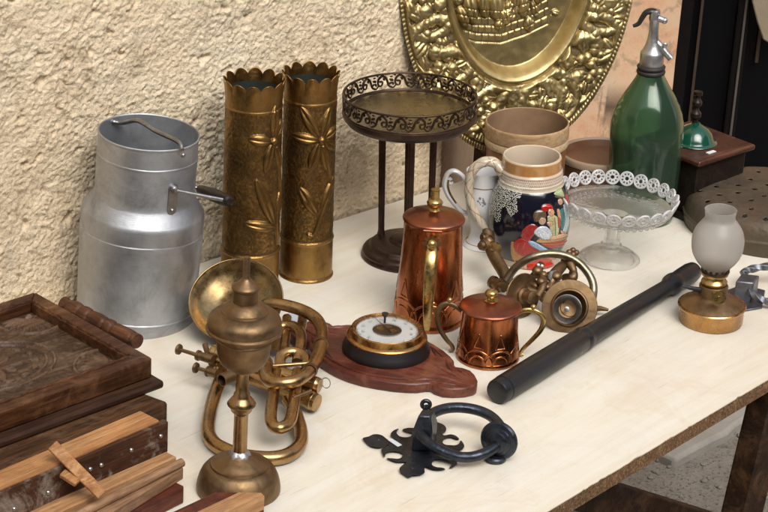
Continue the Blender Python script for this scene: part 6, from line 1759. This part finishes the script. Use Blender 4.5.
tip = T(164.5, 380.5, hb1)
BW2 = wd('thin_board_wood', (.025, .012, .007), (.05, .022, .012), (.09, .042, .022), rough=.5, b1=.3)
d2 = e2; 
tb2 = Thing('thin_board', 'thin dark moulded board directly under the carved panel', 'board', cz(tip, TZ + hb0), tr.M.to_3x3())
def quad(o, a, b, la, lb): return [o, o + a * la, o + a * la + b * lb, o + b * lb]
q = quad(tip, -e1, e2, W_ + .02, LL)
mb = MB(); mb.prism([cz(p, TZ + hb0 + .0003) for p in q], [cz(p, TZ + hb1 - .0003) for p in q]); tb2.part('board', mb, BW2, world=True, bevel=.003)
K = T(168.6, 401.4, hb0); kd1 = unit2(T(140, 391, hb0) - K); kd2 = unit2(T(0, 472, hb0) - K)
bx_ = Thing('wooden_box', 'heavy old blackened wooden board lying on the table below the thin board', 'wooden board', cz(K, TZ), Matrix((kd2, Vector((-kd2.y, kd2.x, 0)), Vector((0, 0, 1)))).transposed())
q = quad(K, kd1, kd2, .26, .55)
mb = MB(); mb.prism([cz(p, TZ + .0002) for p in q], [cz(p, TZ + hb0) for p in q])
bx_.part('plank', mb, wd('blackened_wood', (.020, .010, .005), (.085, .038, .016), (.20, .10, .04), rough=.5, b1=.5, wear=(.20, .12, .07), wear_amt=.45), world=True, bevel=.004)
bx_.o.name = 'heavy_board'
# turned rod lying beside the frame
rA, rB = T(64, 303.5, hb1 + .0105), T(137.5, 341.5, hb1 + .0105)
d = rB - rA; L_ = d.length
rd = Thing('turned_spindle', 'short brown turned wooden spindle lying along the carved panel, beside the milk can', 'spindle', rA, frame3(d))
prof = []
N_ = 90
for k in range(N_ + 1):
    t = k / N_; r = .0088
    for c_, w_, a_ in ((.06, .03, -.0015), (.16, .05, .0012), (.24, .012, -.003), (.30, .04, .0012), (.37, .012, -.003), (.48, .07, .001), (.58, .012, -.003), (.63, .03, .001), (.69, .012, -.003), (.85, .10, .0008), (.95, .01, -.0014)):
        r += a_ * math.exp(-((t - c_) / w_) ** 2)
    prof.append((r, t * L_))
prof = [(0, 0)] + prof + [(0, L_)]
mb = MB(); mb.lathe(prof, 40, M=Matrix.Rotation(math.pi / 2, 4, 'Y'))
rd.part('spindle_wood', mb, wd('spindle_brown', (.05, .02, .01), (.12, .05, .024), (.22, .10, .05), rough=.4, b1=.3, wear=(.03, .015, .01), wear_amt=.5), sharp=50)

# ================================================================== OLD MOULDING PLANES
LIGHTW = wd('planed_orange_wood', (.30, .125, .045), (.50, .25, .10), (.66, .42, .21), rough=.5, b1=.5, wear=(.22, .11, .055), wear_amt=.6)
LIGHT2 = wd('pale_brown_wood', (.34, .16, .065), (.54, .30, .14), (.66, .45, .25), rough=.5, b1=.5, wear=(.24, .13, .08), wear_amt=.6)
GREYW = wd('greyish_worn_wood', (.22, .115, .06), (.38, .22, .12), (.50, .33, .20), rough=.6, b1=.45, wear=(.14, .07, .05), wear_amt=.4)
REDW = wd('dark_red_wood', (.075, .018, .010), (.15, .040, .022), (.24, .085, .05), rough=.42, b1=.3, wear=(.03, .012, .01), wear_amt=.7)
SIDEW = wd('stained_brown_side', (.035, .014, .008), (.085, .035, .018), (.16, .075, .04), rough=.5, b1=.5, wear=(.36, .31, .25), wear_amt=.75)
def strip_pts(pR, pL, ht, hb, depth, ext=.22, slant=0.0):
    a, b = T(*pR, ht), T(*pL, ht); d = unit2(b - a); n_ = Vector((d.y, -d.x, 0))
    if n_.y < 0: n_ = -n_
    b = a + d * ((b - a).length + ext)
    top = [a, b, b + n_ * depth, a + n_ * depth]
    return [cz(p, TZ + hb) for p in top], [cz(p, TZ + ht) for p in top], d, n_
A_ = T(159.5, 420, .084)
dA = unit2(T(0, 489, .084) - A_)
pa = Thing('moulding_plane', 'old moulding plane with pale top strip, riveted dark side and slanting wedge', 'moulding plane', cz(A_, TZ + .0), frame3(dA))
b0, t0, d, n_ = strip_pts((159.5, 420), (0, 489), .084, .0005, .030)
mb = MB(); mb.prism(b0, t0); pa.part('stock', mb, LIGHTW, world=True, bevel=.0015)
b0, t0, d, n_ = strip_pts((168.4, 421.5), (0, 492.5), .0815, .045, .0085)
mb = MB(); mb.prism(b0, t0); side = pa.part('side_cheek', mb, SIDEW, world=True, bevel=.001)
n0_ = n_
for x, y in ((160.4, 436), (131, 450), (101, 465), (90, 469), (48, 492.5), (14, 509)):
    p = ray_plane(x, y, t0[0], n0_); mb = MB(); mb.ball(p, .0027, 16, 10, (1, 1, 1)); pa.part('rivet', mb, metal('rivet_metal', (.5, .5, .5), (.65, .65, .65), .2, .35, 100) if x == 160.4 else bpy.data.materials['rivet_metal'], world=True, parent=side)
w0, w1 = T(52, 445, .104), T(102, 495, .058)
mb = plank(w0, w1, .0120, .009, Vector((1, .25, 0))); wg = pa.part('wedge', mb, LIGHTW, world=True, bevel=.0012)
mb = plank(T(62, 473, .078), T(78, 483, .072), .010, .006, Vector((1, .6, 0))); pa.part('peg', mb, LIGHTW, world=True, bevel=.0015)
C_ = T(176.5, 456.7, .046)
pb2 = Thing('moulding_plane', 'pale stepped moulding plane with a rounded greyish bead, in front of the riveted one', 'moulding plane', cz(C_, TZ), frame3(T(60, 512, .046) - C_))
b0, t0, d, n_ = strip_pts((176.5, 456.7), (60, 512), .046, .0375, .022); mb = MB(); mb.prism(b0, t0); pb2.part('upper_step', mb, LIGHT2, world=True, bevel=.001)
p, q = T(182, 462.5, .0400), T(89, 509.5, .0400); q = p + (q - p) * 2.2
mb = MB(); mb.tube([p, p.lerp(q, .5), q], .0048, 16); pb2.part('bead', mb, GREYW, world=True, sharp=30)
b0, t0, d, n_ = strip_pts((183.6, 467.5), (112, 512), .0355, .0215, .036); mb = MB(); mb.prism(b0, t0); pb2.part('lower_step', mb, GREYW, world=True, bevel=.0012)
D2 = T(184.2, 486, .021)
pc_ = Thing('moulding_plane', 'dark red worn wooden plane lowest in the stack, on the table top', 'moulding plane', cz(D2, TZ), frame3(T(126, 514, .021) - D2))
b0, t0, d, n_ = strip_pts((184.2, 486), (128, 514), .0210, .0003, .042); mb = MB(); mb.prism(b0, t0); pc_.part('stock', mb, REDW, world=True, bevel=.0015)
# filler stock under the upper plane
# near wooden block at the bottom edge
E0, E1_ = T(264.6, 496, .027), T(231, 512, .027)
pd = Thing('wood_block', 'two-tone dark red and pale wooden block at the bottom edge beside the spirit lamp foot', 'wood block', cz(E0, TZ), frame3(E1_ - E0))
dE = unit2(E1_ - E0); X0, X1, X2 = T(215.5, 492, .027), T(239, 492, .027), T(261, 492.6, .027)
dD = unit2(T(183, 512, .027) - X0)
def slab(pts, h0, h1):
    mb = MB(); mb.prism([cz(p, TZ + h0) for p in pts], [cz(p, TZ + h1) for p in pts]); return mb
pd.part('pale_strip', slab([X1 + dE * .0, X2, E0, E0 + dE * .3, X1 + dE * .3], .0105, .027), LIGHT2, world=True, bevel=.0006)
pd.part('red_strip', slab([X0, X1 - e1 * 0 + dE * .0005, X1 + dE * .3, X0 + dE * .3], .0105, .0268), REDW, world=True, bevel=.0006)
pd.part('red_base', slab([X0, X2, E0, E0 + dE * .3, X0 + dE * .3], .0003, .0103), REDW, world=True, bevel=.0006)

# ================================================================== UNSEEN HOUSES BEHIND AND BESIDE THE CAMERA (added for dark reflections in the metal)
def facade(name, label, p, d, length, height, wallc, seed):
    n_ = Vector((-d.y, d.x, 0))
    th = Thing(name, label, 'added house', p)
    m = plain(name + '_render' + str(seed), wallc, .9, .3, 3, .2, 20, world=True)
    def bxx(a0, a1, z0, z1, t0, t1):
        c = [p + d * a_ + n_ * t_ for a_, t_ in ((a0, t0), (a1, t0), (a1, t1), (a0, t1))]
        mb = MB(); mb.prism([cz(k, z0) for k in c], [cz(k, z1) for k in c]); return mb
    th.part('wall', bxx(0, length, 0, height, -.4, 0), m, world=True)
    th.part('roof', bxx(-.3, length + .3, height, height + .25, -.6, .5), plain('roof_tiles' + str(seed), (.12, .06, .04), .8, .4, 6, .3, 30), world=True)
    r_ = random.Random(seed); a = .8
    while a < length - 1.6:
        for z in (.9, 3.6):
            if z < 1 and r_.random() < .35:
                th.part('door', bxx(a, a + 1.0, 0, 2.2, .002, .06), plain('door_brown%d' % seed, (.05, .03, .02), .5, .3, 5), world=True)
            else:
                wv = th.part('window', bxx(a, a + .95, z, z + 1.35, .002, .04), plain('shutter%d' % seed, (.35, .33, .30), .6, .2, 5), world=True)
                th.part('pane', bxx(a + .08, a + .87, z + .08, z + 1.27, .042, .05), DGL, world=True, parent=wv)
        a += 2.1 + r_.random() * .5
facade('reflected_house', 'unseen dark stone house behind the viewer, added for the metal to reflect', Vector((7.5, -4.6, 0)), Vector((-1, 0, 0)), 15, 5.6, (.20, .17, .14), 3)
facade('reflected_house', 'unseen ochre house right of the viewer, added for the metal to reflect', Vector((6.8, 3.4, 0)), Vector((0, -1, 0)), 8, 5.2, (.22, .16, .11), 4)
